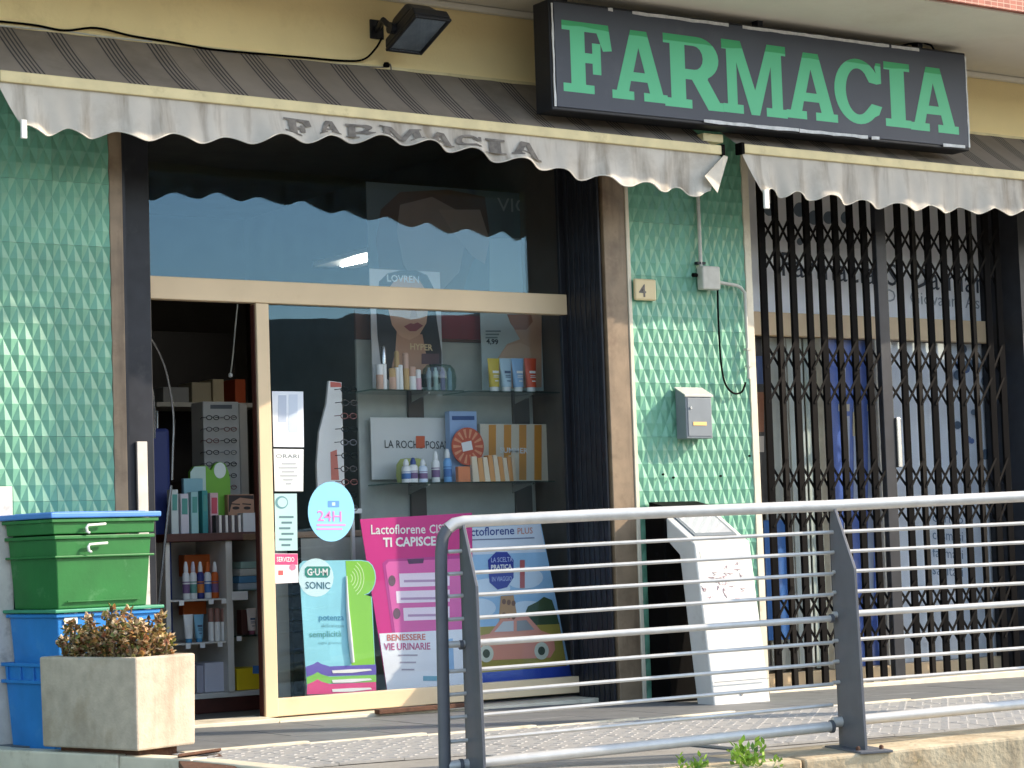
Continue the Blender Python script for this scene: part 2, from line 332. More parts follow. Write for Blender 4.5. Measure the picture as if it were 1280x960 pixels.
# wooded hill across the street (behind the camera, mirrored in the shop glass)
mb = MB(); nx, ny = 90, 14
for j in range(ny):
    for i in range(nx):
        x = -220+i*6.0; t = j/(ny-1); y = -62-t*90
        h = (14.2+1.2*math.sin(x*0.021+1.0)+0.7*math.sin(x*0.09)+0.35*math.sin(x*0.31+j))*(math.sin(min(1,t*1.5)*math.pi/2)**0.8)*(1+0.25*t)
        mb.v.append(Vector((x, y, -0.4+h+random.uniform(-.2,.2)*(t > 0))))
for j in range(ny-1):
    for i in range(nx-1): mb.f.append([j*nx+i, j*nx+i+1, (j+1)*nx+i+1, (j+1)*nx+i])
struct(mb.build('hill', HILLM, smooth=True))

# pavement platform
RD = Vector((1.52, -.45, 0)).normalized(); RN = Vector((RD.y, -RD.x, 0))       # railing direction, street-side normal
RA = Vector((-.755, -2.55, 0))
def rail(px, py):
    d = ray(px, py); return CAM + d*((RA-CAM).dot(RN)/d.dot(RN))
K0 = RA-RD*0.25+RN*0.10; K1 = RA+RD*9+RN*0.10
outl = [(-1.86,.42),(-1.70,-.30),(-1.44,-1.05),(-1.30,-1.45),(-1.22,-2.2),(K0.x,K0.y),(K1.x,K1.y),(K1.x,.42)]
mb = MB(); n = len(outl)
mb.add([(x,y,zf(x)) for x,y in outl]+[(x,y,-.6) for x,y in outl], [list(range(n)), list(range(n,2*n))[::-1]]+[(i,(i+1)%n,n+(i+1)%n,n+i) for i in range(n)])
pave = struct(mb.build('pavement', PAVE))
def slab(w, d, h=0.012): return MB().box(.0015, w-.0015, .0015, d-.0015, 0, h)
def inside(x, y): 
    return x > -1.70+(-.30-y)*.36+.02 if y < -.3 else x > -1.75
TW, TD = 0.40, 0.40
sl_me = mesh_of(slab(TW, TD), SLATE, 0.002, 'slate_tile')
rx = math.atan(-0.015)
for i in range(-4, 16):
    for j in range(3):
        x = i*TW-.06+(-.0)*j; y = -1.04+j*TD
        if inside(x, y) and x < 5.4:
            o = piece('slate_tile', sl_me, (x, y, zf(x)+random.uniform(.002,.004)), pave); o.rotation_euler = (0, -rx, 0)
st = slab(.30, .30, .010)
for a in range(5):
    for b in range(5):
        if (a+b) % 2 == 0:
            cx, cy = .03+.06*a, .03+.06*b
            st.add([(cx-.028,cy,.010),(cx,cy-.02,.010),(cx+.028,cy,.010),(cx,cy+.02,.010),(cx-.022,cy,.0128),(cx,cy-.016,.0128),(cx+.022,cy,.0128),(cx,cy+.016,.0128)],
                   [(4,5,6,7),(0,1,5,4),(1,2,6,5),(2,3,7,6),(3,0,4,7)])
st_me = mesh_of(st, STUD, 0, 'stud_paver')
for i in range(-5, 18):
    for j in range(5):
        x = i*.30-.06; y = -1.34-.05-j*.30
        if x > -1.28 and (Vector((x+.3,y,0))-K0).dot(RN) < -.42 and (Vector((x,y,0))-K0).dot(RN) < -.42:
            o = piece('stud_paver', st_me, (x, y, zf(x)+random.uniform(.002,.004)), pave); o.rotation_euler = (0, -rx, 0)
# pale strip between the two kinds of paving, and marble doorstep
mb = MB()
for i in range(-2, 10): mb.box(i*.6, i*.6+.597, -1.086, -1.044, zf(i*.6)-.02, zf(i*.6)+.016)
mb.build('pale_paving_strip', PALEM, pave, 0.002)
for i, (a, b) in enumerate(((-1.0,-.1),(-.096,.9),(.904,1.88))):
    MB().box(a, b, .162, .44, zf(b)-.03, zf((a+b)/2)+.03).build('doorstep_slab', PALEM, pave, 0.004)
MB().box(2.93, 6.5, -.02, .44, -.12, -.020).build('doorstep_slab', PALEM, pave, 0.004)
# ramp kerb wall under the railing
kerb = thing('kerb_wall', 'stained concrete kerb wall under the railing at the lower right', 'kerb', tuple(RA))
for k in range(6):
    s0, s1 = -.25+k*1.55, -.25+(k+1)*1.55-.006
    def kz(s): return -.028+.022*s+(.016*(s-1.6) if s > 1.6 else 0)
    a0 = RA+RD*s0-RN*.17; a1 = RA+RD*s1-RN*.17; w = RN*.42
    P = [a0+Vector((0,0,-.7)), a1+Vector((0,0,-.7)), a1+w+Vector((0,0,-.7)), a0+w+Vector((0,0,-.7))]
    P += [Vector((p.x,p.y,kz(s))) for p, s in zip(P, (s0,s1,s1,s0))]
    MB().hexa(P).build('kerb_block', CONC, kerb, 0.012)
# left kerb edge
ke = thing('pavement_kerb', 'pale worn kerb edge beside the planter and crates', 'kerb', (-1.5,-.9,0))
pts = [(-1.90,.40),(-1.74,-.30),(-1.48,-1.05),(-1.34,-1.45),(-1.26,-2.2)]
for (a, b), (c, d) in zip(pts[:-1], pts[1:]):
    dv = Vector((c-a, d-b, 0)); nn = Vector((-dv.y, dv.x, 0)).normalized()*.10
    MB().obox((a, b, -.4), dv*.992, nn, (0,0,.4+zf(a)+.016)).build('kerb_stone', PALEM, ke, 0.008)
# rusty plate on the near pavement corner
rp = thing('rusty_plate', 'rusty brown steel edge plate on the pavement before the planter', 'plate', tuple(atz(255,948,.02)))
a, b, c, d = atz(222,949,.03), atz(274,941,.03), atz(300,962,.03), atz(232,966,.03)
MB().prism([a,b,c,d], (0,0,-.03)).build('plate', RUST, rp, 0.004)
MB().prism([a+Vector((0,0,.002)),b+Vector((0,0,.002)),b+(c-b)*.12+Vector((0,0,.016)),a+(d-a)*.12+Vector((0,0,.016))], (0,0,.012)).build('lip', RUST, rp, 0.003)
# brown bar lying at the doorstep
bar = MB().obox(at(474,893,.12), (.62,0,0), (0,.05,0), (0,0,.022)).build('rusty_track_bar', RUST, None, 0.003)
tag(bar, 'rusty brown track bar lying along the doorstep under the pink standee', 'bar')

# ================================================================== BUILDING
XL0, XL1 = -1.005, -.955          # left marble jamb
XR0, XR1 = 1.885, 2.052           # right marble jamb
XG0, XG1 = at(933,400,0).x, at(941,400,0).x      # jamb of the gated bay
b_ = thing('shop_building', 'yellow plastered building with green relief tile piers and grey balcony soffit', 'building', (0,.2,0))
MB().box(-8, 9, 0, .36, 3.16, 3.73).build('upper_wall', YELLOW, b_)
MB().box(-8, 9, .02, .36, 3.91, 9).build('wall_above_balcony', YELLOW, b_)
MB().box(-8, 9, -1.20, .3, 3.732, 3.90).build('balcony_soffit', SOFFIT, b_)
MB().box(-8, 9, -1.24, -1.203, 3.742, 4.75).build('balcony_front', MOSAIC, b_)
MB().box(-8, 9, -1.25, -1.14, 4.753, 4.80).build('balcony_coping', PALEM, b_, 0.005)
MB().box(-8, 9, -.045, -.002, 3.695, 3.730).build('wall_cornice', SOFFIT, b_, 0.01)
MB().box(-8, XL0-.02, .026, .36, -.3, 3.158).build('pier_core', GROUT, b_)
MB().box(XR1+.01, XG0-.004, .026, .36, -.3, 3.158).build('pier_core', GROUT, b_)
MB().box(XL0-.018, XL1, -.006, .36, -.02, 3.157).build('marble_jamb', MARBLE, b_, 0.004)
MB().box(XR0+.004, XR1-.014, -.006, .36, -.05, 3.157).build('marble_jamb', MARBLE, b_, 0.004)
MB().box(XR1-.012, XR1+.012, -.012, .30, -.05, 3.156).build('marble_edge_strip', PALEM, b_, 0.003)
MB().box(XG0, XG1, -.012, .36, -.1, 3.156).build('marble_edge_strip', PALEM, b_, 0.003)
# green relief tiles: lozenge pyramids, 4 x 2 to a tile
LW, LH, AP = .071, .150, .0095
def tile_mesh():
    mb = MB(); W_, H_ = 4*LW, 2*LH; g = .0006
    def P(x, z, h): return (min(max(x,g),W_-g), -h, min(max(z,g),H_-g))
    for i in range(4):
        for j in range(2):
            x, z = i*LW, j*LH; c = P(x+LW/2, z+LH/2, AP)
            l_, r_, t_, d_ = P(x,z+LH/2,0), P(x+LW,z+LH/2,0), P(x+LW/2,z+LH,0), P(x+LW/2,z,0)
            for tri in ((c,d_,r_),(c,r_,t_),(c,t_,l_),(c,l_,d_)): mb.add(tri, [(0,1,2)])
            for cx, cz, p, q in ((x,z,d_,l_),(x+LW,z,r_,d_),(x+LW,z+LH,t_,r_),(x,z+LH,l_,t_)): mb.add((P(cx,cz,AP),p,q), [(0,1,2)])
    me = bpy.data.meshes.new('relief_tile'); bm = bmesh.new()
    for f in mb.f: bm.faces.new([bm.verts.new(mb.v[k]) for k in f])
    bmesh.ops.remove_doubles(bm, verts=bm.verts, dist=1e-5)
    bmesh.ops.recalc_face_normals(bm, faces=bm.faces)
    av = sum((f.normal.y for f in bm.faces))
    if av > 0: bmesh.ops.reverse_faces(bm, faces=bm.faces)
    be = [e for e in bm.edges if len(e.link_faces) == 1]                    # rims of the tile, down to the grout
    r = bmesh.ops.extrude_edge_only(bm, edges=be)
    for v in [x for x in r['geom'] if isinstance(x, bmesh.types.BMVert)]: v.co.y = .022
    bm.to_mesh(me); bm.free(); me.materials.append(GREEN); return me
tm = tile_mesh()
def tiles(x_edge, ncols, leftward, xlim):
    for i in range(ncols):
        for k in range(11):
            x = x_edge-(i+1)*4*LW if leftward else x_edge+i*4*LW
            z = -.07+k*2*LH
            if k == 10: z = z  # top course runs behind the awning
            o = piece('relief_tile', tm, (x, random.uniform(-.0004,.0004), z), b_)
            if not leftward and x+4*LW > xlim: o.scale = ((xlim-x)/(4*LW), 1, 1)
tiles(XL0-.019, 4, True, 0); tiles(XR1+.013, 4, False, XG0-.002) if (XG0-XR1) > .86 else tiles(XR1+.013, 3, False, XG0-.002)
# dark grooved reveal on the right side of the shop bay
MB().box(XR0-.006, XR0+.002, .03, .36, -.04, 3.15).build('reveal_backing', BLACK, b_)
for k in range(7):
    y = .012+k*.048; MB().box(XR0-.022, XR0-.007, y, y+.040, -.035, 3.15).build('reveal_slat', DARKMET, b_, 0.004)
MB().box(XL1+.002, XL1+.02, .01, .36, -.02, 3.15).build('reveal_lining', DARKMET, b_)
MB().box(XL1+.022, at(178,400,G).x, .26, .40, .0, 3.15).build('shutter_guide', DARKMET, b_, 0.005)
MB().box(at(171,600,.25).x, at(184,600,.25).x, .240, .258, at(178,640,.25).z-.6, at(178,552,.25).z).build('worn_latch_strip', WHITEM, b_, 0.003)
MB().box(-1.2, 2.05, .38, .60, 3.13, 3.30).build('shutter_box', DARKMET, b_, 0.01)
# second bay: surround on the right
xq = at(1246,500,.25).x
MB().box(xq, xq+.10, .0, .36, -.1, 3.156).build('marble_jamb', DARKMET, b_)
MB().box(xq+.102, 9, .026, .36, -.3, 3.158).build('pier_core', GROUT, b_)

# interior shell
struct(MB().box(-2.4, 2.30, .41, 4.6, -.06, .0).build('interior_floor', INFLOOR))
struct(MB().box(-2.4, 2.30, 4.6, 4.7, -.05, 3.3).build('interior_wall', INWALL))
struct(MB().box(-2.5, -2.4, .37, 4.7, -.05, 3.3).build('interior_side_wall', INWALL))
struct(MB().box(2.02, 2.10, .51, 4.7, -.05, 3.3).build('partition_wall', INWALL))
struct(MB().box(-2.5, 8.2, .505, 4.8, 3.3, 3.4).build('interior_ceiling', INWALL))
struct(MB().box(2.11, 8.2, 1.6, 1.7, -.05, 3.3).build('back_room_wall', INWALL))
struct(MB().box(2.11, 8.2, .45, 1.6, -.12, -.05).build('back_room_floor', INFLOOR))

# ================================================================== SHOPFRONT
sf = thing('shopfront', 'beige aluminium shopfront with glazed fanlight and fixed window', 'shopfront', (.6,G,0))
xa, xb = at(178,360,G).x, XR0-.024
z0, z1 = at(430,383,.34).z, at(430,356,.34).z
MB().box(xa, xb, .325, .385, z0, z1).build('transom', BEIGE, sf, 0.004)
MB().box(xa, xb, .362, .372, z1+.002, 3.12).build('fanlight_pane', GLASS, sf)
xs0, xs1 = at(320,500,.345).x, at(336,500,.345).x
zb0, zb1 = at(500,893,.345).z, at(500,864,.345).z
MB().box(xs1+.002, xb, .335, .385, .032, .122).build('bottom_rail', BEIGE, sf, 0.004)
MB().box(xs1+.002, xb, .362, .370, .124, z0-.002).build('window_pane', GLASS, sf)
MB().box(xb-.035, xb, .333, .360, .124, z0-.003).build('window_jamb', DARKMET, sf, 0.003)
MB().box(xb-.035, xb, .333, .360, z1+.003, 3.12).build('fanlight_jamb', DARKMET, sf, 0.003)
dr = thing('door_stile', 'narrow beige upright stile of the slid-open glass door', 'door', (xs0,.34,0))
MB().box(xs0, xs1, .32, .385, .032, z0-.003).build('stile', BEIGE, dr, 0.004)
MB().box(xs0-.006, xs0-.001, .335, .375, .04, z0-.01).build('rubber_seal', DARKWOOD, dr)
# lit ceiling tube seen through the fanlight
lt = thing('ceiling_tube_light', 'lit white tube lamp on the shop ceiling seen through fanlight', 'lamp', tuple(at(442,326,1.9)))
p0, p1 = at(456,324,1.7), at(428,330,2.2)
MB().tube([p0,p1], .018, 8).build('tube', TUBE, lt); MB().obox(Vector((min(p0.x,p1.x)-.03,1.6,p0.z+.03)), (.3,0,0), (0,.7,0), (0,0,.03)).build('fitting', WHITEP, lt, 0.004)

# ------------------------------------------------------------------ AWNINGS
def interp(tab, x):
    if x <= tab[0][0]: return tab[0][1]
    for (a, u), (b, v) in zip(tab[:-1], tab[1:]):
        if x <= b: 
            t = (x-a)/(b-a); t = t*t*(3-2*t); return u+(v-u)*t
    return tab[-1][1]
YB = -.49
def awning(label, X0, X1, zbar, hem, phase, period, sl0, sl1, flap):
    w = thing('awning', label, 'awning', ((X0+X1)/2, -.25, zbar(0)))
    # sloping canopy, a little slack
    mb = MB(); nx, nt = 60, 8
    for i in range(nx+1):
        x = X0+.02+(X1-X0-.04)*i/nx
        for j in range(nt+1):
            t = j/nt; zt = 3.335; zb = zbar(x)+.012
            mb.v.append(Vector((x, -.012+(YB+.03)*t, zt+(zb-zt)*t-.014*math.sin(math.pi*t)*(1+.4*math.sin(x*5))+.002*math.sin(x*23))))
    for i in range(nx):
        for j in range(nt): a = i*(nt+1)+j; mb.f.append([a,a+1,a+nt+2,a+nt+1])
    mb.build('canopy', CANOPY, w, smooth=True)
    MB().box(X0+.02, X1-.02, -.012, -.001, 3.336, 3.352).build('wall_strip', BARBEIGE, w, .002)
    mb = MB(); hb = .026
    mb.hexa([(X0,YB-.02,zbar(X0)-hb),(X1,YB-.02,zbar(X1)-hb),(X1,YB+.03,zbar(X1)-hb),(X0,YB+.03,zbar(X0)-hb),(X0,YB-.02,zbar(X0)+hb),(X1,YB-.02,zbar(X1)+hb),(X1,YB+.03,zbar(X1)+hb),(X0,YB+.03,zbar(X0)+hb)])
    fb = mb.build('front_bar', BARBEIGE, w, 0.006)
    for xe in (X0, X1): MB().box(xe-.012, xe+.012, YB-.024, YB+.034, zbar(xe)-.032, zbar(xe)+.032).build('end_cap', BLACK, fb, 0.004)
    for xe, d in ((X0+.5,1),(X1-.5,-1)):
        MB().tube([(xe,-.03,3.18),(xe+d*.30,-.22,3.05)], .016, 8).build('folding_arm', DARKMET, w); MB().tube([(xe+d*.30,-.22,3.05),(xe+d*.02,YB+.03,zbar(xe)-.01)], .014, 8).build('folding_arm', DARKMET, w)
    # hanging valance
    def S(x, t):
        u = (x-X0)/(X1-X0); xx = x+sl0*t*max(0,1-u*9)+sl1*t*max(0,1-(1-u)*9)
        zt = zbar(x)-hb+.004; zh = hem(x)-.020*math.cos(2*math.pi*(x-phase)/period)
        lift = max(0, min(1, ((zt-zh)-.24)/(-.15)))
        fold = .016*math.sin(x*9.2+1.3)*t+.011*math.sin(x*21+2)*t*t+.006*math.sin(x*47)*t
        return Vector((xx, YB-.004-.05*lift*t*t+fold, zt+(zh-zt)*(t+.12*lift*math.sin(math.pi*t))))
    mb = MB(); nx, nt = 260, 14
    for i in range(nx+1):
        for j in range(nt+1): mb.v.append(S(X0+(X1-X0)*i/nx, j/nt))
    for i in range(nx):
        for j in range(nt): a = i*(nt+1)+j; mb.f.append([a,a+1,a+nt+2,a+nt+1])
    va = mb.build('valance', VALANCE, w, smooth=True)
    hm = MB().tube([S(X0+(X1-X0)*i/nx, 1.0) for i in range(nx+1)], .0035, 5).build('hem', HEMW, va, smooth=True)
    if flap:
        a = at(905,194,YB-.03); b = at(881,220,YB-.06); c = at(897,241,YB-.03); d = at(910,196,YB-.0)
        MB().prism([a,b,c,d], (0,.003,0)).build('folded_corner', HEMW, va)
    return w, S
hem1 = lambda x: interp([(-1.75,2.755),(-1.2,2.765),(-.7,2.782),(-.3,2.818),(.2,2.852),(.6,2.840),(1.0,2.798),(1.4,2.757),(1.8,2.732),(2.33,2.715)], x)
w1, S1 = awning('grey striped awning with scalloped lettered valance over the shop door', -1.755, 2.345, lambda x: 2.977-.006*x, hem1, -1.05, .272, .10, -.10, True)
tb = MB().obox(S1(-1.745,.93)+Vector((-.005,-.012,-.075)), (.028,0,0), (0,.014,0), (0,0,.085)).build('plastic_tab', WHITEP, w1, 0.004)
hem2 = lambda x: 2.745+.01*math.sin(x*3)
w2, S2 = awning('grey scalloped awning without lettering over the folding gate', 2.485, 6.6, lambda x: 2.985, hem2, 2.72, .262, .12, -.1, False)
MB().obox(S2(2.50,.95)+Vector((-.01,-.014,-.10)), (.036,0,0), (0,.016,0), (0,0,.105)).build('plastic_tab', WHITEP, w2, 0.005)
# slab-serif capitals
def arc(cx, cy, rx, ry, a0, a1, n): return [(cx+rx*math.cos(math.radians(a0+(a1-a0)*i/n)), cy+ry*math.sin(math.radians(a0+(a1-a0)*i/n))) for i in range(n+1)]
LET = {
 'F': ([(0,0),(.62,0),(.62,.12),(.45,.12),(.45,.43),(.60,.43),(.60,.28),(.77,.28),(.77,.72),(.60,.72),(.60,.57),(.45,.57),(.45,.87),(.70,.87),(.82,.62),(1,.64),(.94,1),(0,1),(0,.87),(.16,.87),(.16,.12),(0,.12)], []),
 'A': ([(0,0),(.39,0),(.39,.12),(.30,.12),(.34,.27),(.64,.27),(.68,.12),(.57,.12),(.57,0),(1,0),(1,.12),(.92,.12),(.65,1),(.36,1),(.08,.12),(0,.12)], [[(.39,.40),(.60,.40),(.495,.76)]]),
 'R': ([(0,0),(.46,0),(.46,.12),(.36,.12),(.36,.40),(.47,.40),(.74,0),(1,0),(1,.12),(.94,.12),(.74,.42)]+arc(.58,.705,.36,.295,-62,90,12)+[(0,1),(0,.87),(.11,.87),(.11,.12),(0,.12)], [[(.36,.54),(.52,.54)]+arc(.52,.705,.15,.165,-70,70,6)+[(.52,.87),(.36,.87)]]),
 'M': ([(0,0),(.31,0),(.31,.12),(.22,.12),(.22,.70),(.43,0),(.56,0),(.76,.70),(.76,.12),(.67,.12),(.67,0),(1,0),(1,.12),(.93,.12),(.93,.87),(1,.87),(1,1),(.71,1),(.50,.34),(.29,1),(0,1),(0,.87),(.07,.87),(.07,.12),(0,.12)], []),
 'C': (arc(.5,.5,.5,.5,38,322,30)[:-1]+[(.93,.17),(1.0,.30),(.78,.33)]+arc(.5,.5,.26,.355,-42,-318,24)[1:-1]+[(.74,.66),(.90,.64),(1.0,.66),(1.0,.97),(.90,.97),(.87,.90)], []),
 'I': ([(0,0),(1,0),(1,.12),(.78,.12),(.78,.88),(1,.88),(1,1),(0,1),(0,.88),(.22,.88),(.22,.12),(0,.12)], []),
}
def letter_geo(ch, depth):
    out, holes = LET[ch]; cu = bpy.data.curves.new('c', 'CURVE'); cu.dimensions = '2D'; cu.fill_mode = 'BOTH'; cu.extrude = depth
    for pl in [out]+holes:
        sp = cu.splines.new('POLY'); sp.points.add(len(pl)-1); sp.use_cyclic_u = True
        for q, (x, y) in zip(sp.points, pl): q.co = (x, y, 0, 1)
    o = bpy.data.objects.new('c', cu); C.objects.link(o); dg = bpy.context.evaluated_depsgraph_get(); dg.update()
    me = bpy.data.meshes.new_from_object(o.evaluated_get(dg)); bpy.data.objects.remove(o); bpy.data.curves.remove(cu)
    V = [v.co.copy() for v in me.vertices]; F = [list(p.vertices) for p in me.polygons]; bpy.data.meshes.remove(me); return V, F
val_obj = [o for o in w1.children if o.name.startswith('valance')][0]
for ch, (q0, q1) in zip('FARMACIA', ((354,393),(397,430),(432,472),(473,532),(534,571),(569,606),(607,634),(636,679))):
    V, F = letter_geo(ch, 0.0)
    x0 = at(q0,165,YB-.03).x; x1 = at(q1,165,YB-.03).x; vs = []
    for v in V: p = S1(x0+(x1-x0)*(.06+.88*v.x), .74-.52*v.y); vs.append(p+Vector((0,-.007,-.002)))
    MB().add(vs, F).build('letter', INKGREY, val_obj)

# ------------------------------------------------------------------ SIGN BOX
sx0, sx1, sy0, sy1 = 1.222, 4.248, -.50, -.355
def sgz(x, t): return (3.092+(x-sx0)*.004)+(.583+(x-sx0)*.002)*t
sg = thing('pharmacy_sign', 'long dark box sign with green slab letters hung under the soffit', 'sign', (2.73,-.43,3.10))
hx = lambda x0,x1,y0,y1,t0,t1: [(x0,y0,sgz(x0,t0)),(x1,y0,sgz(x1,t0)),(x1,y1,sgz(x1,t0)),(x0,y1,sgz(x0,t0)),(x0,y0,sgz(x0,t1)),(x1,y0,sgz(x1,t1)),(x1,y1,sgz(x1,t1)),(x0,y1,sgz(x0,t1))]
MB().hexa(hx(sx0,sx1,sy0,sy1,0,1)).build('sign_box', SIGNBK, sg, 0.006)
MB().hexa(hx(sx0+.028,sx1-.012,sy0-.008,sy0-.0005,.03,.975)).build('sign_face', SIGNFACE, sg, 0.002)
for li, (ch, (x0, x1, yt0, yb0)) in enumerate(zip('FARMACIA', ((705,767,26,117),(766,835,36,126),(832,905,43,136),(905,985,51,144),(984,1048,64,150),(1045,1104,71,155),(1108,1140,76,159),(1139,1199,82,165)))):
    V, F = letter_geo(ch, .5)
    bl = at(x0, yb0-(x1-x0)*.055, sy0-.010); br = at(x1, yb0+(x1-x0)*.055, sy0-.010)
    h = at((x0+x1)/2, yt0+2, sy0-.010).z-at((x0+x1)/2, yb0-1, sy0-.010).z
    vs = [bl+(br-bl)*v.x+Vector((0,-v.z*.005+.004-.0006*(li%2),h*v.y)) for v in V]
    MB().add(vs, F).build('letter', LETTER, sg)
def strip(x0, x1, t, jag=0):
    n = max(2, int((x1-x0)/.05)); top = []; bot = []
    for i in range(n+1):
        x = x0+(x1-x0)*i/n; top.append((x, sy0-.0105, sgz(x,t)+.012-random.random()*.004)); bot.append((x, sy0-.0105, sgz(x,t)-.010+random.random()*.005))
    MB().prism(top+bot[::-1], (0,.003,0)).build('worn_edge_strip', WORNW, sg)
for x0, x1 in ((1.60,1.63),(1.76,2.42),(2.52,3.62),(3.64,3.86)): strip(x0, x1, .965)
for x0, x1 in ((2.22,2.9),(2.905,3.42),(3.45,3.51),(4.02,4.20)): strip(x0, x1, .028)
for xx in (sx0+.016, sx1-.010):
    pts = []; n = 14
    for i in range(n+1): pts.append((xx-.008+random.random()*.004, sy0-.0105, sgz(xx,.03+.93*i/n)))
    for i in range(n,-1,-1): pts.append((xx+.008-random.random()*.006, sy0-.0105, sgz(xx,.03+.93*i/n)))
    MB().prism(pts, (0,.003,0)).build('worn_edge_strip', WORNW, sg)
for x in (1.36, 2.7, 3.93):
    MB().box(x-.02, x+.02, -.45, -.40, sgz(x,1)-.005, 3.733).build('hanger', DARKMET, sg)
p = [Vector((3.75,-.42,sgz(3.75,1)+.004)),Vector((3.85,-.44,sgz(3.8,1)+.03)),Vector((3.93,-.46,sgz(3.9,1)+.045)),Vector((4.0,-.47,sgz(4,1)+.03)),Vector((4.03,-.47,sgz(4,1)-.005))]
MB().tube(p, .006, 6).build('cable', BLACK, sg)
MB().box(2.30,2.44,-.40,-.10,3.03,3.075).build('support_bracket', BARBEIGE, sg, 0.004)

# ------------------------------------------------------------------ FLOODLIGHT and cables
fl = thing('floodlight', 'old dark floodlight on a wall bracket above the striped awning', 'floodlight', tuple(at(470,35,0)))
o0 = at(482,63,-.14); AX = Vector((.215,0,0)); AW = Vector((0,-.30,.115)); AN = Vector((0,-.115,-.30)).normalized()
hb_ = o0-AN*.012
MB().hexa([hb_,hb_+AX,hb_+AX+AW,hb_+AW, hb_-AN*.05+AX*.02+AW*.04,hb_-AN*.05+AX*.98+AW*.04,hb_-AN*.05+AX*.98+AW*.96,hb_-AN*.05+AX*.02+AW*.96]).build('housing', DARKMET, fl, 0.008)
k = hb_-AN*.05
MB().hexa([k+AX*.05+AW*.08,k+AX*.95+AW*.08,k+AX*.95+AW*.9,k+AX*.05+AW*.9, k-AN*.09+AX*.16+AW*.22,k-AN*.09+AX*.84+AW*.22,k-AN*.09+AX*.84+AW*.68,k-AN*.09+AX*.16+AW*.68]).build('back_shell', DARKMET, fl, 0.02)
MB().obox(o0-AN*.002+AX*.07+AW*.05, AX*.86, AW*.90, AN*.004).build('lens', LENS, fl, 0.001)
MB().obox(o0-AN*.011+AX*.07+AW*.05, AX*.86, AW*.90, AN*.003).build('reflector', mat('lamp_reflector', rgb(196,200,200), .35, .0, var=.3, scale=9), fl)
for a, b in ((0,.07),(.93,1)): MB().obox(o0-AN*.010+AX*a, AX*(b-a), AW, AN*.016).build('bezel', DARKMET, fl, 0.003)
for a, b in ((0,.05),(.95,1)): MB().obox(o0-AN*.010+AX*.07+AW*a, AX*.86, AW*(b-a), AN*.016).build('bezel', DARKMET, fl, 0.003)
q = at(468,37,0); MB().box(q.x-.03,q.x+.05,-.012,-.0,q.z-.05,q.z+.05).build('wall_plate', DARKMET, fl, 0.003)
MB().tube([q+Vector((.01,-.01,0)), Vector((o0.x-.02,-.16,q.z+.01)), o0+AW*.35-AN*.06+AX*-.05], .016, 8).build('bracket', DARKMET, fl)
kb = MB().tube([o0+AW*.35-AN*.06+AX*-.12, o0+AW*.35-AN*.06+AX*.02], .03, 12).build('pivot_knob', DARKMET, fl)
def cable(name, pxs, Y, r, m, label, cat='cable'):
    P = [at(x, y, Y if not isinstance(Y, list) else Y[i]) for i, (x, y) in enumerate(pxs)]
    Q = []
    for i in range(len(P)-1):                       # Catmull-Rom
        p0, p1, p2, p3 = P[max(i-1,0)], P[i], P[i+1], P[min(i+2,len(P)-1)]
        for k in range(6):
            t = k/6; Q.append(0.5*((2*p1)+(p2-p0)*t+(2*p0-5*p1+4*p2-p3)*t*t+(3*p1-p0-3*p2+p3)*t**3))
    Q.append(P[-1]); o = MB().tube(Q, r, 6).build(name, m, None, smooth=True); return tag(o, label, cat)
cable('lamp_cable', [(-30,24),(40,31),(80,38),(120,35),(165,45),(215,53),(260,61),(310,66),(370,71),(430,76),(455,74),(470,60),(477,48)], [-.02]*11+[-.06,-.12], .006, BLACK, 'black sagging cable clipped along the yellow wall to the floodlight')
cable('wall_wire', [(-30,29),(30,35),(75,38),(130,46),(190,52)], -.012, .004, PVC, 'thin pale wire sagging beside the black cable, upper left', 'wire')
cable('wall_wire', [(400,79),(440,82),(478,84),(487,80),(489,88)], -.012, .004, INKGREY, 'short thin wire below the floodlight ending in a loose clip', 'wire')
cl = MB().lathe(at(483,81,-.02), [(.001,-.014),(.016,-.012),(.018,.0),(.012,.012),(.001,.014)], 10).build('cable_clip', BLACK, None, smooth=True); tag(cl, 'small black cable clip on the yellow wall under the floodlight', 'clip')

# ------------------------------------------------------------------ things on the right-hand pier
YP = -.016
hn = thing('house_number', 'beige ceramic house number plaque on the green tiled pier', 'plaque', tuple(at(803,363,YP)))
MB().box(*xr(791,818,363,YP), YP-.020, YP, *zr(804,349,376,YP)).build('plaque', mat('ceramic', rgb(206,186,144), .3, var=.08), hn, 0.012)
txt(hn, '4', (799,371), (808,371.5), 16, YP-.020, INKGREY, .001, .015)
jb = thing('junction_box', 'grey electrical junction box with conduits on the green tiled pier', 'junction box', tuple(at(880,348,YP)))
MB().box(*xr(871,893,348,YP), YP-.055, YP, *zr(881,334,363,YP)).build('box', PVC, jb, 0.008)
a, b = at(876,335,YP-.02), at(877,180,YP-.02)
MB().tube([a, Vector((a.x,b.y,b.z))], .011, 10).build('conduit', PVC, jb, smooth=True)
MB().box(a.x-.03,a.x+.03,YP-.03,YP,a.z+.02,a.z+.035).build('conduit_clip', DARKMET, jb, .002)
c = at(893,352,YP-.02); e = at(921,357,YP-.02); f_ = at(931,366,YP-.02); g_ = at(937,480,YP-.02)
MB().tube([c, Vector((e.x,e.y,e.z)), Vector((e.x+.03,e.y,e.z-.012)), Vector((f_.x,e.y,f_.z)), Vector((f_.x+.004,e.y,g_.z+.03))], .010, 10).build('conduit', PVC, jb, smooth=True)
kk = at(871,344,YP-.03); MB().tube([kk+Vector((-.03,0,0)),kk], .012, 8).build('cable_gland', BLACK, jb)
for (x, y) in ((932,437),(934,458)): w_ = at(x,y,YP); MB().box(w_.x-.016,w_.x+.016,YP-.034,YP,w_.z-.006,w_.z+.006).build('conduit_clip', PVC, jb)
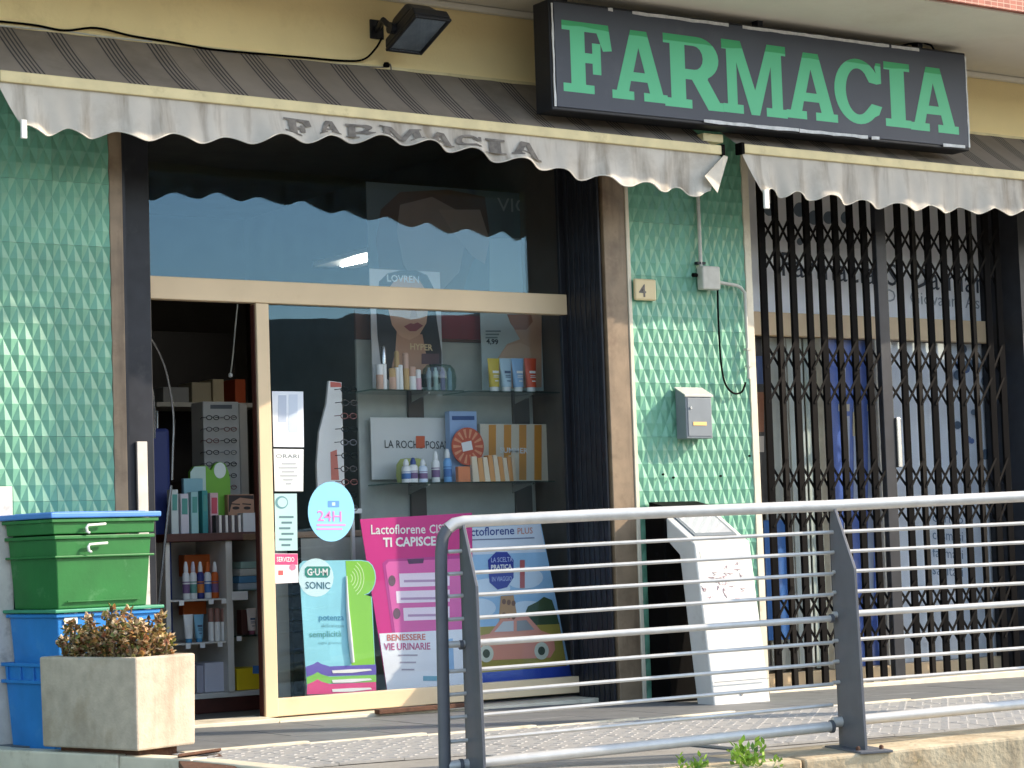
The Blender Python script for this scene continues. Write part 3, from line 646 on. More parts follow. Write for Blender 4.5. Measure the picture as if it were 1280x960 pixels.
cable('drooping_cable', [(897,362),(898,400),(901,450),(906,478),(916,491),(927,490),(932,478)], YP-.02, .006, BLACK, 'thin black cable drooping in a loop on the green pier')
mbx = thing('mailbox', 'grey metal mailbox with a pale hinged lid on the green pier', 'mailbox', tuple(at(868,520,YP)))
F0, F1 = at(857.5,520,YP-.09).x, at(890,520,YP-.09).x; Z0, Z1 = at(874,548,YP-.09).z, at(874,494,YP-.09).z
MB().prism([(F0,YP,Z0),(F0,YP,Z1+.045),(F0,YP-.09,Z1),(F0,YP-.09,Z0)], (F1-F0,0,0)).build('body', GREYP, mbx, 0.004)
MB().prism([(F0-.008,YP,Z1+.052),(F0-.008,YP-.098,Z1+.002),(F0-.008,YP-.098,Z1-.010),(F0-.008,YP-.092,Z1-.010),(F0-.008,YP-.092,Z1+.0),(F0-.008,YP,Z1+.046)], (F1-F0+.016,0,0)).build('lid', GREYPL, mbx, 0.002)
dd = MB().box(F0+.012, F1-.008, YP-.094, YP-.0905, Z0+.012, Z1-.016).build('door', GREYP, mbx, 0.002)
MB().tube([(F0+.032,YP-.094,Z0+.17),(F0+.032,YP-.100,Z0+.17)], .007, 10).build('lock', CHROME, dd)
MB().box(F0+.045, F1-.045, YP-.0965, YP-.0945, Z0+.072, Z0+.092).build('name_card', paint(232,190,120), dd)
# kiosk
KX0, KX1 = 2.10, 2.485; zk = zf(2.3)+.002
ks = thing('white_kiosk', 'white leaning kiosk terminal with slanted screen and scribbles before the pier', 'kiosk', (2.3,-.45,zk))
prof = [(-.55,zk),(-.43,.835),(-.105,1.035),(-.075,.985),(-.115,.915),(-.30,.775),(-.405,zk)]
MB().prism([(KX0,y,z) for y, z in prof], (KX1-KX0,0,0)).build('body', mat('kiosk_white', rgb(206,206,201), .5, var=.05, stain=(rgb(168,162,150),4.0,.56,.6)), ks, 0.008)
dv = Vector((0,.325,.20)); nrm = Vector((0,-.20,.325)).normalized(); s0_ = Vector((KX0+.05,-.43,.835))+dv*.18
MB().obox(s0_+nrm*.001, (KX1-KX0-.09,0,0), dv*.70, nrm*.006).build('screen_frame', GREYP, ks, .002)
MB().obox(s0_+Vector((.02,0,0))+dv*.06+nrm*.007, (KX1-KX0-.13,0,0), dv*.58, nrm*.0015).build('screen', mat('screen_glass', rgb(176,180,184), .08, spec=.6, var=.02), ks)
MB().box(KX0-.02, KX1-.10, -.20, -.03, zk, 1.00).build('back_box', BLACK, ks, .006)
MB().prism([(KX0+.02,-.02,1.07),(KX0+.02,-.14,1.045),(KX0+.02,-.14,1.035),(KX0+.02,-.02,1.0)], (KX1-KX0-.05,0,0)).build('top_flap', BLACK, ks, .003)
MB().box(KX0+.004, KX1-.004, -.5535, -.549, .10, .104).build('seam', GREYP, ks)
def kpt(u, v, o=.002): return Vector((KX0+(KX1-KX0)*u, -.55+.12*v-o, zk+(.835-zk)*v))
MB().prism([kpt(.08,.90),kpt(.26,.90),kpt(.26,.95),kpt(.08,.95)], (0,.0015,0)).build('sticker', paint(206,206,196), ks)
MB().tube([kpt(.5,.07,.006), kpt(.5,.07,-.002)], .008, 10).build('lock', CHROME, ks)
sc = MB()
for i in range(26):
    u, v = random.gauss(.42,.17), random.gauss(.76,.055); L = random.uniform(.01,.03); aa = random.uniform(0,3.1)
    def kp(u, v): 
        t = v; return Vector((KX0+(KX1-KX0)*u, -.55+.12*t-.0015, zk+(.835-zk)*t))
    pts = [kp(u,v), kp(u+.06*math.cos(aa),v+.02*math.sin(aa)), kp(u+.06*math.cos(aa+1.4),v+.02*math.sin(aa+1.4)), kp(u+.09*math.cos(aa-.6),v+.018)]
    sc.tube(pts, .0013, 4)
sc.build('scribble', mat('marker_ink', rgb(190,150,160), .7, var=.3), ks)
for (px, py) in ((828,593),(841,597),(900,595),(936,570)):
    h_ = at(px, py, YP); tag(MB().tube([h_, h_+Vector((0,-.012,0))], .006, 8).build('wall_plug', BLACK), {828:'dark screw hole left of two below the mailbox',841:'dark screw hole just below the mailbox shadow',900:'dark screw hole right of the mailbox, lower pier',936:'dark screw at the right edge of the green pier'}[px], 'screw')

# ------------------------------------------------------------------ FOLDING GATE
YG = .055
gx = [953,973,990.6,1010.5,1028,1047,1065,1083,1102,1125,1143.5,1161,1180,1197,1215,1232.6,1247]
gX = [at(x,352,YG).x for x in gx]; gz0, gz1 = -.045, 3.08
gt = thing('folding_gate', 'black folding lattice gate closed across the right-hand bay', 'gate', ((gX[0]+gX[-1])/2,YG,gz0))
bm_ = mesh_of(MB().box(-.021,.021,-.010,.012,0,gz1-gz0), GATEM, .002, 'bar')
wide = mesh_of(MB().box(-.05,.035,-.018,.022,0,gz1-gz0), DARKMET, .004, 'post')
for i, x in enumerate(gX):
    if i == 8: piece('lock_post', wide, (x,YG,gz0), gt)
    else: o = piece('bar', bm_, (x,YG,gz0), gt); o.rotation_euler = (random.uniform(-.002,.002), random.uniform(-.0022,.0022), random.uniform(-.25,.25))
rows = []
for py in (293,330,445,487,592,637,747,790): rows.append(at(1090,py,YG).z)
hh = .088
for z in rows:
    for i in range(len(gX)-1):
        wdt = gX[i+1]-gX[i]
        for sgn in (1,-1):
            me_key = ('ls', round(wdt,2), sgn)
            if me_key not in MATS:
                a = Vector((0,0,-hh*sgn)); b = Vector((wdt,0,hh*sgn)); t = (b-a).normalized(); nn = Vector((t.z,0,-t.x))*.0075; yy = -.0145 if sgn > 0 else .0125
                MATS[me_key] = mesh_of(MB().obox(a-nn+Vector((0,yy,0)), b-a, nn*2, (0,.004,0)), GATEM, 0, 'lattice_strip')
            piece('lattice_strip', MATS[me_key], (gX[i],YG,z), gt)
MB().box(gX[0]-.03, gX[-1]+.05, YG-.02, YG+.02, gz0-.03, gz0-.003).build('floor_track', RUST, gt, .003)
MB().box(gX[0]-.03, gX[-1]+.05, YG-.03, YG+.03, gz1+.001, gz1+.05).build('top_track', BLACK, gt, .003)
MB().box(gX[8]+.045,gX[8]+.075,YG-.03,YG+.02,1.25,1.55).build('lock_case', CHROME, gt, .004)
# second shopfront behind the gate
s2 = thing('gated_shopfront', 'second shopfront behind the folding gate with beige frame and white posters', 'shopfront', (4,.37,0))
def fr(name, x0, y0, x1, y1, Y, d, m, bev=.003):
    return pbox(MB(), x0, y0, x1, y1, Y, d).build(name, m, s2, bev)
X0_, X1_ = at(930,420,.30).x, at(1248,420,.30).x
zt0, zt1 = at(1090,424,.30).z, at(1090,396,.30).z
MB().box(X0_, X1_, .28, .34, zt0, zt1).build('transom', BEIGE, s2, .003)
zbt = at(1090,833,.30).z
MB().box(X0_, X1_, .28, .34, -.04, zbt).build('bottom_rail', BEIGE, s2, .003)
FASC = mat('pale_blue_fascia', rgb(240,244,250), .5, var=.03)
zfa = at(1090,260,.36).z
fa = MB().box(X0_, X1_, .352, .362, zt1+.002, 3.15).build('fascia_panel', FASC, s2)
txt(s2, 'Farmacia', (978,345), (1095,356), 30, .352, mat('script_ink', rgb(60,70,84), .6), .003, .0)
txt(s2, 'S.', (1110,357), (1127,358), 28, .352, MATS['script_ink'], .003, .0)
txt(s2, 'Damiano', (1140,360), (1250,369), 30, .352, MATS['script_ink'], .003, .0)
txt(s2, 'Dr. Giovanni Assali', (1108,377), (1246,388), 16, .352, mat('thin_ink', rgb(150,160,172), .6), .003, .0)
for k, (x, y, r) in enumerate(((962,262,7),(1000,262,8),(1018,272,8),(1036,272,7),(1058,272,7),(1000,302,4),(1240,290,9))):
    flat(s2, 'printed_dot', ell(x,y,r,r*1.15,14), .352, paint(110,126,140), .002)
for x0, x1, m in ((1031,1039,PVC),(1099,1112,PVC)):
    a, b = at(x0,600,.30).x, at(x1,600,.30).x; MB().box(a,b,.285,.335,zbt+.002,zt0-.002).build('stile', m, s2, .003)
def panel(name, x0, x1, y0, y1, Y, m, d=.008): return MB().box(at(x0,(y0+y1)/2,Y).x, at(x1,(y0+y1)/2,Y).x, Y, Y+d, max(at((x0+x1)/2,y1,Y).z,zbt), min(at((x0+x1)/2,y0,Y).z,zt0-.002)).build(name, m, s2)
panel('door_blind', 957, 990, 410, 835, .40, paint(176,180,174)); panel('pale_curtain', 992, 1010, 410, 835, .392, paint(222,230,226)); panel('pale_curtain', 1013, 1032, 410, 835, .385, paint(226,238,232))
panel('blue_poster', 1036, 1112, 416, 835, .375, mat('blue_print', rgb(84,122,206), .4, var=.2, scale=2))
for x, y0, y1 in ((1053,455,520),(1070,440,640),(1088,460,760),(1058,520,800)): flat(s2, 'white_print', rect(x-3,y0,x+4,y1), .375, paint(196,206,226), .003)
flat(s2, 'cream_print', rect(1048,505,1062,514), .375, paint(224,216,196), .004); flat(s2, 'cream_print', rect(1084,505,1096,514), .375, paint(224,216,196), .004); flat(s2, 'cream_print', rect(1066,515,1074,545), .375, paint(214,198,160), .004)
panel('white_poster', 1114, 1262, 416, 835, .375, mat('pale_print', rgb(234,240,250), .4, var=.03))
for k in range(26):
    x = random.uniform(1192,1248); y = random.uniform(425,600); r = random.uniform(3,6.5)
    flat(s2, 'printed_dot', ell(x,y,r,r*1.1,10), .375, [paint(120,140,160), paint(90,110,132), paint(100,126,176)][k%3], .002+.0004*k)
for k, s_ in enumerate(('dermo', 'cosmesi', 'farmaci', 'sanitari')):
    txt(s2, s_, (1166,652+22*k), (1204,655+22*k), 12, .375, paint(112,140,168), .003, .0)
panel('dark_poster', 938, 956, 410, 640, .38, paint(64,62,62))
for k, (y0, y1, cc) in enumerate(((445,480,(66,92,140)),(490,540,(150,96,70)),(545,565,(200,190,180)))): flat(s2, 'poster_print', rect(944,y0,955,y1), .38, paint(*cc), .003)
panel('blue_poster', 938, 956, 642, 835, .38, paint(60,90,170)); panel('blue_poster', 958, 986, 650, 800, .383, paint(56,120,196))
for k, (y0, y1, cc) in enumerate(((660,700,(150,170,210)),(715,740,(190,130,120)),(760,800,(190,200,220)))): flat(s2, 'poster_print', rect(945,y0,954,y1), .38, paint(*cc), .003)
xx0, xx1 = at(944,600,.345).x, at(1246,600,.345).x
MB().box(xx0,xx1,.345,.350,zbt+.003,zt0-.003).build('window_pane', CLEARG, s2)

# ------------------------------------------------------------------ RAILING
rl = thing('steel_railing', 'grey steel railing with horizontal bars and round handrail before the kiosk', 'railing', tuple(RA))
def tubep(name, P, r, m=RAILMET, n=12): return MB().tube(P, r, n).build(name, m, rl, smooth=True)
PLx, PMx = 577, 1041
# left section: y at left plate and at the middle plate; right section: at the middle plate and the picture's right edge
Lthin = [(688,665),(716,690.5),(744,717),(773,743),(838,803),(867,829),(896,855),(926,881)]
Rthin = [(664,654),(689,678),(714,703.5),(739.5,729),(800,785),(826,810),(852,835)]
for a, b in Lthin:
    p, q = rail(560, a+1.6), rail(PMx, b); tubep('thin_bar', [p, q], .0075, n=8)
for a, b in Rthin:
    p, q = rail(PMx, a+1.2), rail(1280, b); q = q+(q-p)*1.1; tubep('thin_bar', [p, q], .0075, n=8)
tubep('middle_bar', [rail(560,806), rail(PMx,773)], .013)
p, q = rail(PMx,768.5), rail(1280,754); tubep('middle_bar', [p, q+(q-p)*1.1], .013)
tubep('bottom_tube', [rail(560,958), rail(PMx,908)], .021)
p, q = rail(PMx,903), rail(1280,880); tubep('bottom_tube', [p, q+(q-p)*1.1], .021)
# handrail with rounded left end
T = [rail(556,962)-Vector((0,0,.05)), rail(555,900), rail(553,800), rail(551.5,720), rail(551.5,690), rail(553.5,672), rail(559,661), rail(568,654.5), rail(580,652)]
MB().tube(T[:7], .0235, 14).build('shaded_tube_end', STEEL, rl, smooth=True)  # same tube as the handrail, its shade put in as a darker grey
T = T[6:]
T += [rail(752,643.5), rail(1041,632)]; p, q = rail(1041,632), rail(1280,620.5); T += [q, q+(q-p)*1.1]
tubep('handrail', T, .0235, n=14)
def plate(px, ytop, ybase):
    a = rail(px-1, ytop); b = rail(px+6, ybase); b = Vector((a.x, a.y, b.z))
    w = RN; P = [a-w*.02, a+w*.015+Vector((0,0,.004)), a+w*.17+Vector((0,0,(b.z-a.z)*.25)), b+w*.20, b-w*.03, a-w*.03+Vector((0,0,(b.z-a.z)*.1))]
    MB().prism(P, RD*.012).build('post_plate', STEEL, rl, .0015)
    MB().obox(b-w*.06-RD*.05, RD*.14, w*.32, (0,0,.010)).build('base_plate', STEEL, rl, .002)
    for s_, t_ in ((-.03,.20),(.07,.20)): bb = b+RD*s_+w*t_; MB().lathe(bb, [(.009,.008),(.009,.022),(.004,.026)], 6).build('bolt', RUST, rl)
for (px, ys) in ((PLx+1, (806,957)), (PMx, (773,908))):
    for y in ys: c_ = rail(px, y); MB().tube([c_-RD*.012, c_+RD*.002], .026 if y > 850 else .018, 12).build('weld_collar', STEEL, rl, smooth=True)
plate(PLx, 655, 966); plate(PMx, 636, 936)
p, q = rail(1041,632), rail(1280,620.5); pp = rail(1041,936); 
for k in (1.95,):
    a = p+(q-p)*k; MB().prism([a-RN*.02, a+RN*.015, a+RN*.17+Vector((0,0,-.25)), a+RN*.2+Vector((0,0,-.95)), a-RN*.03+Vector((0,0,-.95))], RD*.012).build('post_plate', STEEL, rl)

# unseen lamp post, added to cast the shadow on the left-hand green pier
lp_ = thing('unseen_lamp_post', 'tall round grey lamp post out of view, added for its shadow on the left pier', 'lamp post', (5.40,-3.05,-.07))
MB().lathe((5.40,-3.05,-.07), [(.19,0),(.19,.5),(.14,.56),(.125,.6),(.105,6.2),(.05,6.25)], 18).build('column', STEEL, lp_, smooth=True)
MB().tube([(5.40,-3.05,6.15),(5.5,-3.4,6.5),(5.7,-4.2,6.62)], .045, 10).build('arm', STEEL, lp_, smooth=True)
MB().hexa([(5.6,-4.75,6.56),(5.9,-4.65,6.56),(5.8,-4.1,6.56),(5.55,-4.15,6.56),(5.63,-4.7,6.68),(5.86,-4.62,6.68),(5.77,-4.13,6.70),(5.58,-4.18,6.70)]).build('lantern', STEEL, lp_, .02)
# ------------------------------------------------------------------ PLANTER and plant
PF = Vector((-1.455,-1.18,0)); PL_ = Vector((-1.64,-.59,0)); PU = (PL_-PF); PV = Vector((PU.y,-PU.x,0)).normalized()*.335
if PV.x < 0: PV = -PV
zb_, zt_ = .062, .445
pl = thing('concrete_planter', 'square-edged beige concrete planter beside the plastic crates', 'planter', (PF.x,PF.y,.02))
mb = MB(); o = Vector((PF.x,PF.y,zb_)); up = Vector((0,0,zt_-zb_)); t_ = .045
e1 = PU.normalized(); e2 = PV.normalized(); Lu, Lv = PU.length, PV.length
tp = lambda k: .006*k
outer = [o+e1*tp(1)+e2*tp(1), o+e2*(Lv-tp(1))+e1*tp(1), o+e2*(Lv-tp(1))+e1*(Lu-tp(1)), o+e1*(Lu-tp(1))+e2*tp(1)]
top = [o+up, o+e2*Lv+up, o+e2*Lv+e1*Lu+up, o+e1*Lu+up]
inn = [o+up+e1*t_+e2*t_, o+up+e2*(Lv-t_)+e1*t_, o+up+e2*(Lv-t_)+e1*(Lu-t_), o+up+e1*(Lu-t_)+e2*t_]
inb = [p-Vector((0,0,.08)) for p in inn]
mb.add(outer+top+inn+inb, [(3,2,1,0)]+[(i,(i+1)%4,4+(i+1)%4,4+i) for i in range(4)]+[(4+i,4+(i+1)%4,8+(i+1)%4,8+i) for i in range(4)]+[(8+i,8+(i+1)%4,12+(i+1)%4,12+i) for i in range(4)]+[(12,13,14,15)])
mb.build('tub', PLANTERC, pl, .009)
MB().obox(o+e1*.06+e2*.06+Vector((0,0,-.044)), e1*(Lu-.12), e2*(Lv-.12), (0,0,.046)).build('base_frame', RUST, pl, .004)
MB().prism([p-Vector((0,0,.035)) for p in inn], (0,0,-.02)).build('soil', SOIL, pl)
pt = thing('succulent_plant', 'bushy brown and green succulent growing in the concrete planter', 'plant', tuple(o+up+e1*Lu*.5+e2*Lv*.5-Vector((0,0,.04))))
lf = MB(); stt = MB()
base = o+up-Vector((0,0,.04))
for k in range(88):
    u = random.uniform(.08,.92); v = random.uniform(.12,.88)
    b0 = base+e1*Lu*u+e2*Lv*v; H = random.choice((.09,.13,.16,.19,.23))*random.uniform(.85,1.1)*(1-.5*abs(u-.5)); dx = (v-.5)*.05
    tip = b0+Vector((random.uniform(-.04,.04),random.uniform(-.04,.04),H))+e2*dx; mid = (b0+tip)/2+Vector((random.uniform(-.015,.015),random.uniform(-.015,.015),0))
    stt.tube([b0,mid,tip], [.006,.005,.004], 5)
    for h in range(8):
        cpos = b0.lerp(tip, (.22,.42,.58,.70,.80,.88,.94,1.0)[h])+Vector((random.uniform(-.012,.012),random.uniform(-.012,.012),0))
        for q in range(5):
            an = random.uniform(0,6.28); elv = random.uniform(-.1,1.1); d = Vector((math.cos(an)*math.cos(elv),math.sin(an)*math.cos(elv),math.sin(elv)))
            sd = d.cross(Vector((0,0,1))).normalized(); L = random.uniform(.013,.034); W_ = L*random.uniform(.34,.52); nn = d.cross(sd)*L*.16
            lf.add([cpos, cpos+d*L*.45+sd*W_+nn, cpos+d*L+sd*W_*.35, cpos+d*L*1.04, cpos+d*L-sd*W_*.35, cpos+d*L*.45-sd*W_+nn, cpos+d*L*.5-nn*.6], [(0,1,6),(1,2,6),(2,3,6),(3,4,6),(4,5,6),(5,0,6)])
stt.build('stem', STEM, pt); lf.build('foliage', SUCC, pt, kind='stuff')

# ------------------------------------------------------------------ CRATES
CROT = math.radians(10)
def crate(label, px_corner, ytop, ybot, px_left, px_right, Yf, m, ribs, lid=None, rims=1, name='plastic_crate'):
    zt = at(px_corner, ytop, Yf).z; zb = at(px_corner, ybot, Yf).z
    x0 = at(px_corner, (ytop+ybot)/2, Yf).x; x1 = at(px_right, (ytop+ybot)/2, Yf).x
    # depth from the visible left side
    d = ray(px_left, (ytop+ybot)/2); D = CAM.y+d.y*((x0-CAM.x)/d.x)-Yf
    D = .40; x1 = x0+(x1-x0)*1.13; cr = thing(name, label, 'crate', (x0, Yf, zb), 'plastic crates stacked by the shop door'); cr.rotation_euler = (0, 0, CROT)
    H = zt-zb; tpr = .06*H
    # tapered hollow shell
    def ring(t, z, off): 
        g = tpr*(1-t)+off; return [Vector((x0+g,Yf+g,z)),Vector((x1-g,Yf+g,z)),Vector((x1-g,Yf+D-g,z)),Vector((x0+g,Yf+D-g,z))]
    r0, r1, r2, r3 = ring(0,zb,0), ring(1,zt-.012,0), ring(1,zt-.012,.012), ring(0,zb+.012,.012)
    vs = r0+r1+r2+r3
    MB().add(vs, [(3,2,1,0)]+[(i,(i+1)%4,4+(i+1)%4,4+i) for i in range(4)]+[(4+i,4+(i+1)%4,8+(i+1)%4,8+i) for i in range(4)]+[(8+i,8+(i+1)%4,12+(i+1)%4,12+i) for i in range(4)]+[(12,13,14,15)]).build('shell', m, cr, .005)
    for k in range(rims):
        z = zt-.012-k*ribs; mb = MB(); e = .012
        for a in ((x0-e,x1+e,Yf-e,Yf+.010),(x0-e,x1+e,Yf+D-.010,Yf+D+e),(x0-e,x0+.010,Yf+.0105,Yf+D-.0105),(x1-.010,x1+e,Yf+.0105,Yf+D-.0105)): mb.box(*a, z-.010, z+.006)
        mb.build('rim', m, cr, .003)
    mb = MB()                                          # ribs on the upper band: corner ribs and side ribs
    zlo = zt-.012-(rims-1)*ribs-.012; zl2 = zb+.02
    for xx in (x0+.012, x0+.05, x1-.062, x1-.022): mb.box(xx, xx+.010, Yf-.008, Yf+.019, zlo-.0+.0, zt-.024)
    for k in range(4):
        yy = Yf+.03+k*(D-.07)/3; mb.box(x0-.008, x0+.019, yy, yy+.012, zlo, zt-.024)
    mb.build('rib', m, cr, .002)
    return cr, x0, x1, Yf, D, zb, zt
YC = -.46
g2, gx0, gx1, gy, gD, gzb, gzt = crate('large green crate under the smaller green tray, above the blue crate', 70, 668, 762, 14, 187, YC, GREENC, .05, rims=1)
MB().box(gx0+.06, gx1-.06, gy+.002, gy+.012, gzb+.03, gzb+.034).build('panel_groove', GREENC, g2)
g1, hx0, hx1, hy, hD, hzb, hzt = crate('green crate with white handle clip under the blue lid, top of the stack', 66, 647, 668, 9, 191, YC-.004, GREENC, .05, rims=1)
MB().box(gx0-.010, gx1+.010, gy-.010, gy+gD+.01, gzt-.105, gzt-.095).build('lower_rim', GREENC, g2, .003)
def clip(parent, px, py, Y):
    a = at(px,py,Y); MB().tube([a+Vector((.0,0,-.035)), a+Vector((-.012,0,-.030)), a+Vector((-.016,0,-.012)), a+Vector((-.008,0,0)), a+Vector((.03,0,.001)), a+Vector((.085,0,.004))], .006, 6).build('handle_clip', WHITEP, parent, smooth=True)
clip(g1, 115, 656, YC-.024); clip(g2, 117, 680, YC-.022)
ld = thing('crate_lid', 'flat blue plastic lid on top of the green crates', 'lid', (hx0,hy,hzt)); ld.rotation_euler = (0,0,CROT)
MB().box(hx0-.022, hx1+.022, hy-.022, hy+hD+.02, hzt-.003, hzt+.022).build('lid', BLUELID, ld, .006); MB().box(hx0+.03, hx1-.03, hy+.03, hy+hD-.03, hzt+.0225, hzt+.026).build('lid_panel', BLUELID, ld, .002)
b1, bx0, bx1, by, bD, bzb, bzt = crate('blue crate with a white sticker directly below the green crates', 72, 766, 832, 17, 194, YC-.006, BLUEC, .05, rims=1)
l2 = thing('crate_lid', 'teal green lid rim between the green crate and the blue crate', 'lid', (bx0,by,bzt)); l2.rotation_euler = (0,0,CROT)
MB().box(bx0-.024, bx1+.026, by-.024, by+bD+.02, bzt-.002, gzb-.001).build('lid', TEALRIM, l2, .004)
flat(b1, 'sticker', rect(81,762,99,780,.5), by-.001, WHITEP, .004); flat(b1, 'sticker_print', rect(85,765,95,772,.5), by-.001, paint(130,134,140), .0052)
flat(b1, 'print_band', rect(112,763,162,770,1.2), by-.001, paint(196,120,150), .004)
b2 = crate('lowest blue crate standing on the pavement behind the planter', 66, 828, 941, 3, 190, YC-.01, BLUEC, .075, rims=2)
z_ = b2[5]
# marble slab behind the crates
ms = MB().box(at(-12,700,-.05).x, at(17,700,-.05).x, -.05, -.02, zf(-1.6), at(8,608,-.05).z).build('marble_slab', WHITEM, None, .004)
tag(ms, 'rough white marble slab leaning on green tiles at the left edge', 'slab')

# ------------------------------------------------------------------ WEEDS
def weed(label, px, py, h, n, broad, cat='plant'):
    b0 = rail(px, py)+RN*.21; mb = MB()
    for k in range(n):
        an = random.uniform(0,6.28); lean = random.uniform(.1,.8 if broad else .45); L = h*random.uniform(.5,1.1); d = Vector((math.cos(an)*lean, math.sin(an)*lean, 1)).normalized()
        sd = d.cross(Vector((math.sin(an),math.cos(an),.3))).normalized(); r0 = b0+Vector((random.uniform(-.05,.05),random.uniform(-.03,.03),0))
        if broad:
            for q in range(5):
                c0 = r0+d*L*(.2+.2*q); dd_ = (d+Vector((random.uniform(-1,1),random.uniform(-1,1),random.uniform(-.3,.6)))).normalized(); l_ = h*.32; s2_ = dd_.cross(Vector((random.random(),random.random(),1))).normalized()*l_*.26
                mb.add([c0, c0+dd_*l_*.5+s2_, c0+dd_*l_, c0+dd_*l_*.5-s2_], [(0,1,2,3)])
            mb.add([r0-sd*.002, r0+sd*.002, r0+d*L], [(0,1,2)])
        else:
            w = .004; bend = Vector((d.x,d.y,-.4))*L*.25
            mb.add([r0-sd*w, r0+sd*w, r0+d*L*.55+sd*w*.8, r0+d*L*.55-sd*w*.8, r0+d*L+bend], [(0,1,2,3),(3,2,4)])
    t = thing('weed', label, cat, tuple(b0), 'weeds at the kerb'); mb.build('foliage', WEED, t, kind='stuff')
weed('leafy green weed at the kerb, left of the two broad-leaved ones', 842, 968, .09, 16, True)
weed('taller broad-leaved green weed at the kerb below the kiosk', 908, 962, .11, 20, True)
weed('low broad-leaved weed with pale tips near the railing post', 935, 964, .075, 14, True)
weed('thin tuft of grass on the kerb right of the railing post', 1100, 968, .12, 22, False, 'grass')

# ================================================================== WINDOW DISPLAY
YBK = .88
bk = thing('display_backboard', 'grey window display backboard with brown top band and uprights', 'display board', tuple(at(575,860,YBK)))
zt_b = at(575,428,YBK).z; zb_b = .03
xk0, xk1 = at(450,600,YBK).x, XR0+.10
MB().box(xk0, xk1, YBK, YBK+.02, zb_b, zt_b).build('grey_panel', GREYBOARD, bk, .003)
MB().box(xk0, xk1, YBK+.001, YBK+.021, zt_b+.002, at(575,392,YBK).z).build('brown_band', mat('brown_band', rgb(112,72,54), .6, var=.1), bk)
for x0, x1 in ((512,531),(643,663)):
    a, b = xr(x0, x1, 560, YBK-.02); MB().box(a, b, YBK-.025, YBK-.002, zb_b, at(x0,486,YBK-.02).z+.02).build('upright', BROWNP, bk, .003)
lb = thing('low_grey_counter', 'low grey display plinth behind the glass beside the door stile', 'plinth', tuple(at(395,868,.75)))
a, b = xr(343,455,760,.75); MB().box(a, b, .75, .79, .03, at(400,672,.75).z).build('panel', GREYBOARD, lb, .003)
MB().box(a, b, .74, 1.1, at(400,672,.75).z+.001, at(400,664,.75).z).build('top_board', mat('counter_wood', rgb(150,120,96), .5), lb, .003)
a, b = xr(366,379,780,.70); MB().box(a, b, .70, .745, .03, at(372,672,.70).z).build('dark_post', BLACK, lb, .003)
# glass shelves
def shelf(label, x0, x1, py, brx):
    Y0, Y1 = .60, YBK-.003; a = at(x0,py,Y0); b = at(x1,py,Y0); z = (a.z+b.z)/2
    t = thing('glass_shelf', label, 'shelf', ((a.x+b.x)/2, .74, z), 'glass shelves in the window')
    MB().box(a.x, b.x, Y0, Y1, z-.008, z).build('glass_plate', SHELFGLASS, t, .001)
    for bx in brx:
        xx = at(bx,py,.8).x; MB().prism([(xx-.006,Y1,z-.06),(xx-.006,Y0+.06,z-.014),(xx-.006,Y0+.06,z-.009),(xx-.006,Y1,z-.009)], (.012,0,0)).build('bracket', CHROME, t)
    return z
zs1 = shelf('upper left glass shelf carrying cosmetics below the dark-haired woman poster', 464, 580, 487, (520,))
zs2 = shelf('upper right glass shelf carrying four coloured tubes', 586, 700, 489, (650,))
zs3 = shelf('long lower glass shelf with boxes, bottles and striped bag', 492, 694, 602, (520,650))
def mk(label, cat, x0, y0, x1, y1, Y, d, m, name, bev=.003, group=None, zbase=None):
    t = thing(name, label, cat, tuple(at((x0+x1)/2, y1, Y)), group); a, b = xr(x0,x1,(y0+y1)/2,Y); c, e = zr((x0+x1)/2,y0,y1,Y)
    if zbase is not None: e += 0; c = zbase+.0005
    MB().box(a,b,Y,Y+d,c,e).build('carton' if cat == 'box' else 'board', m, t, bev); return t
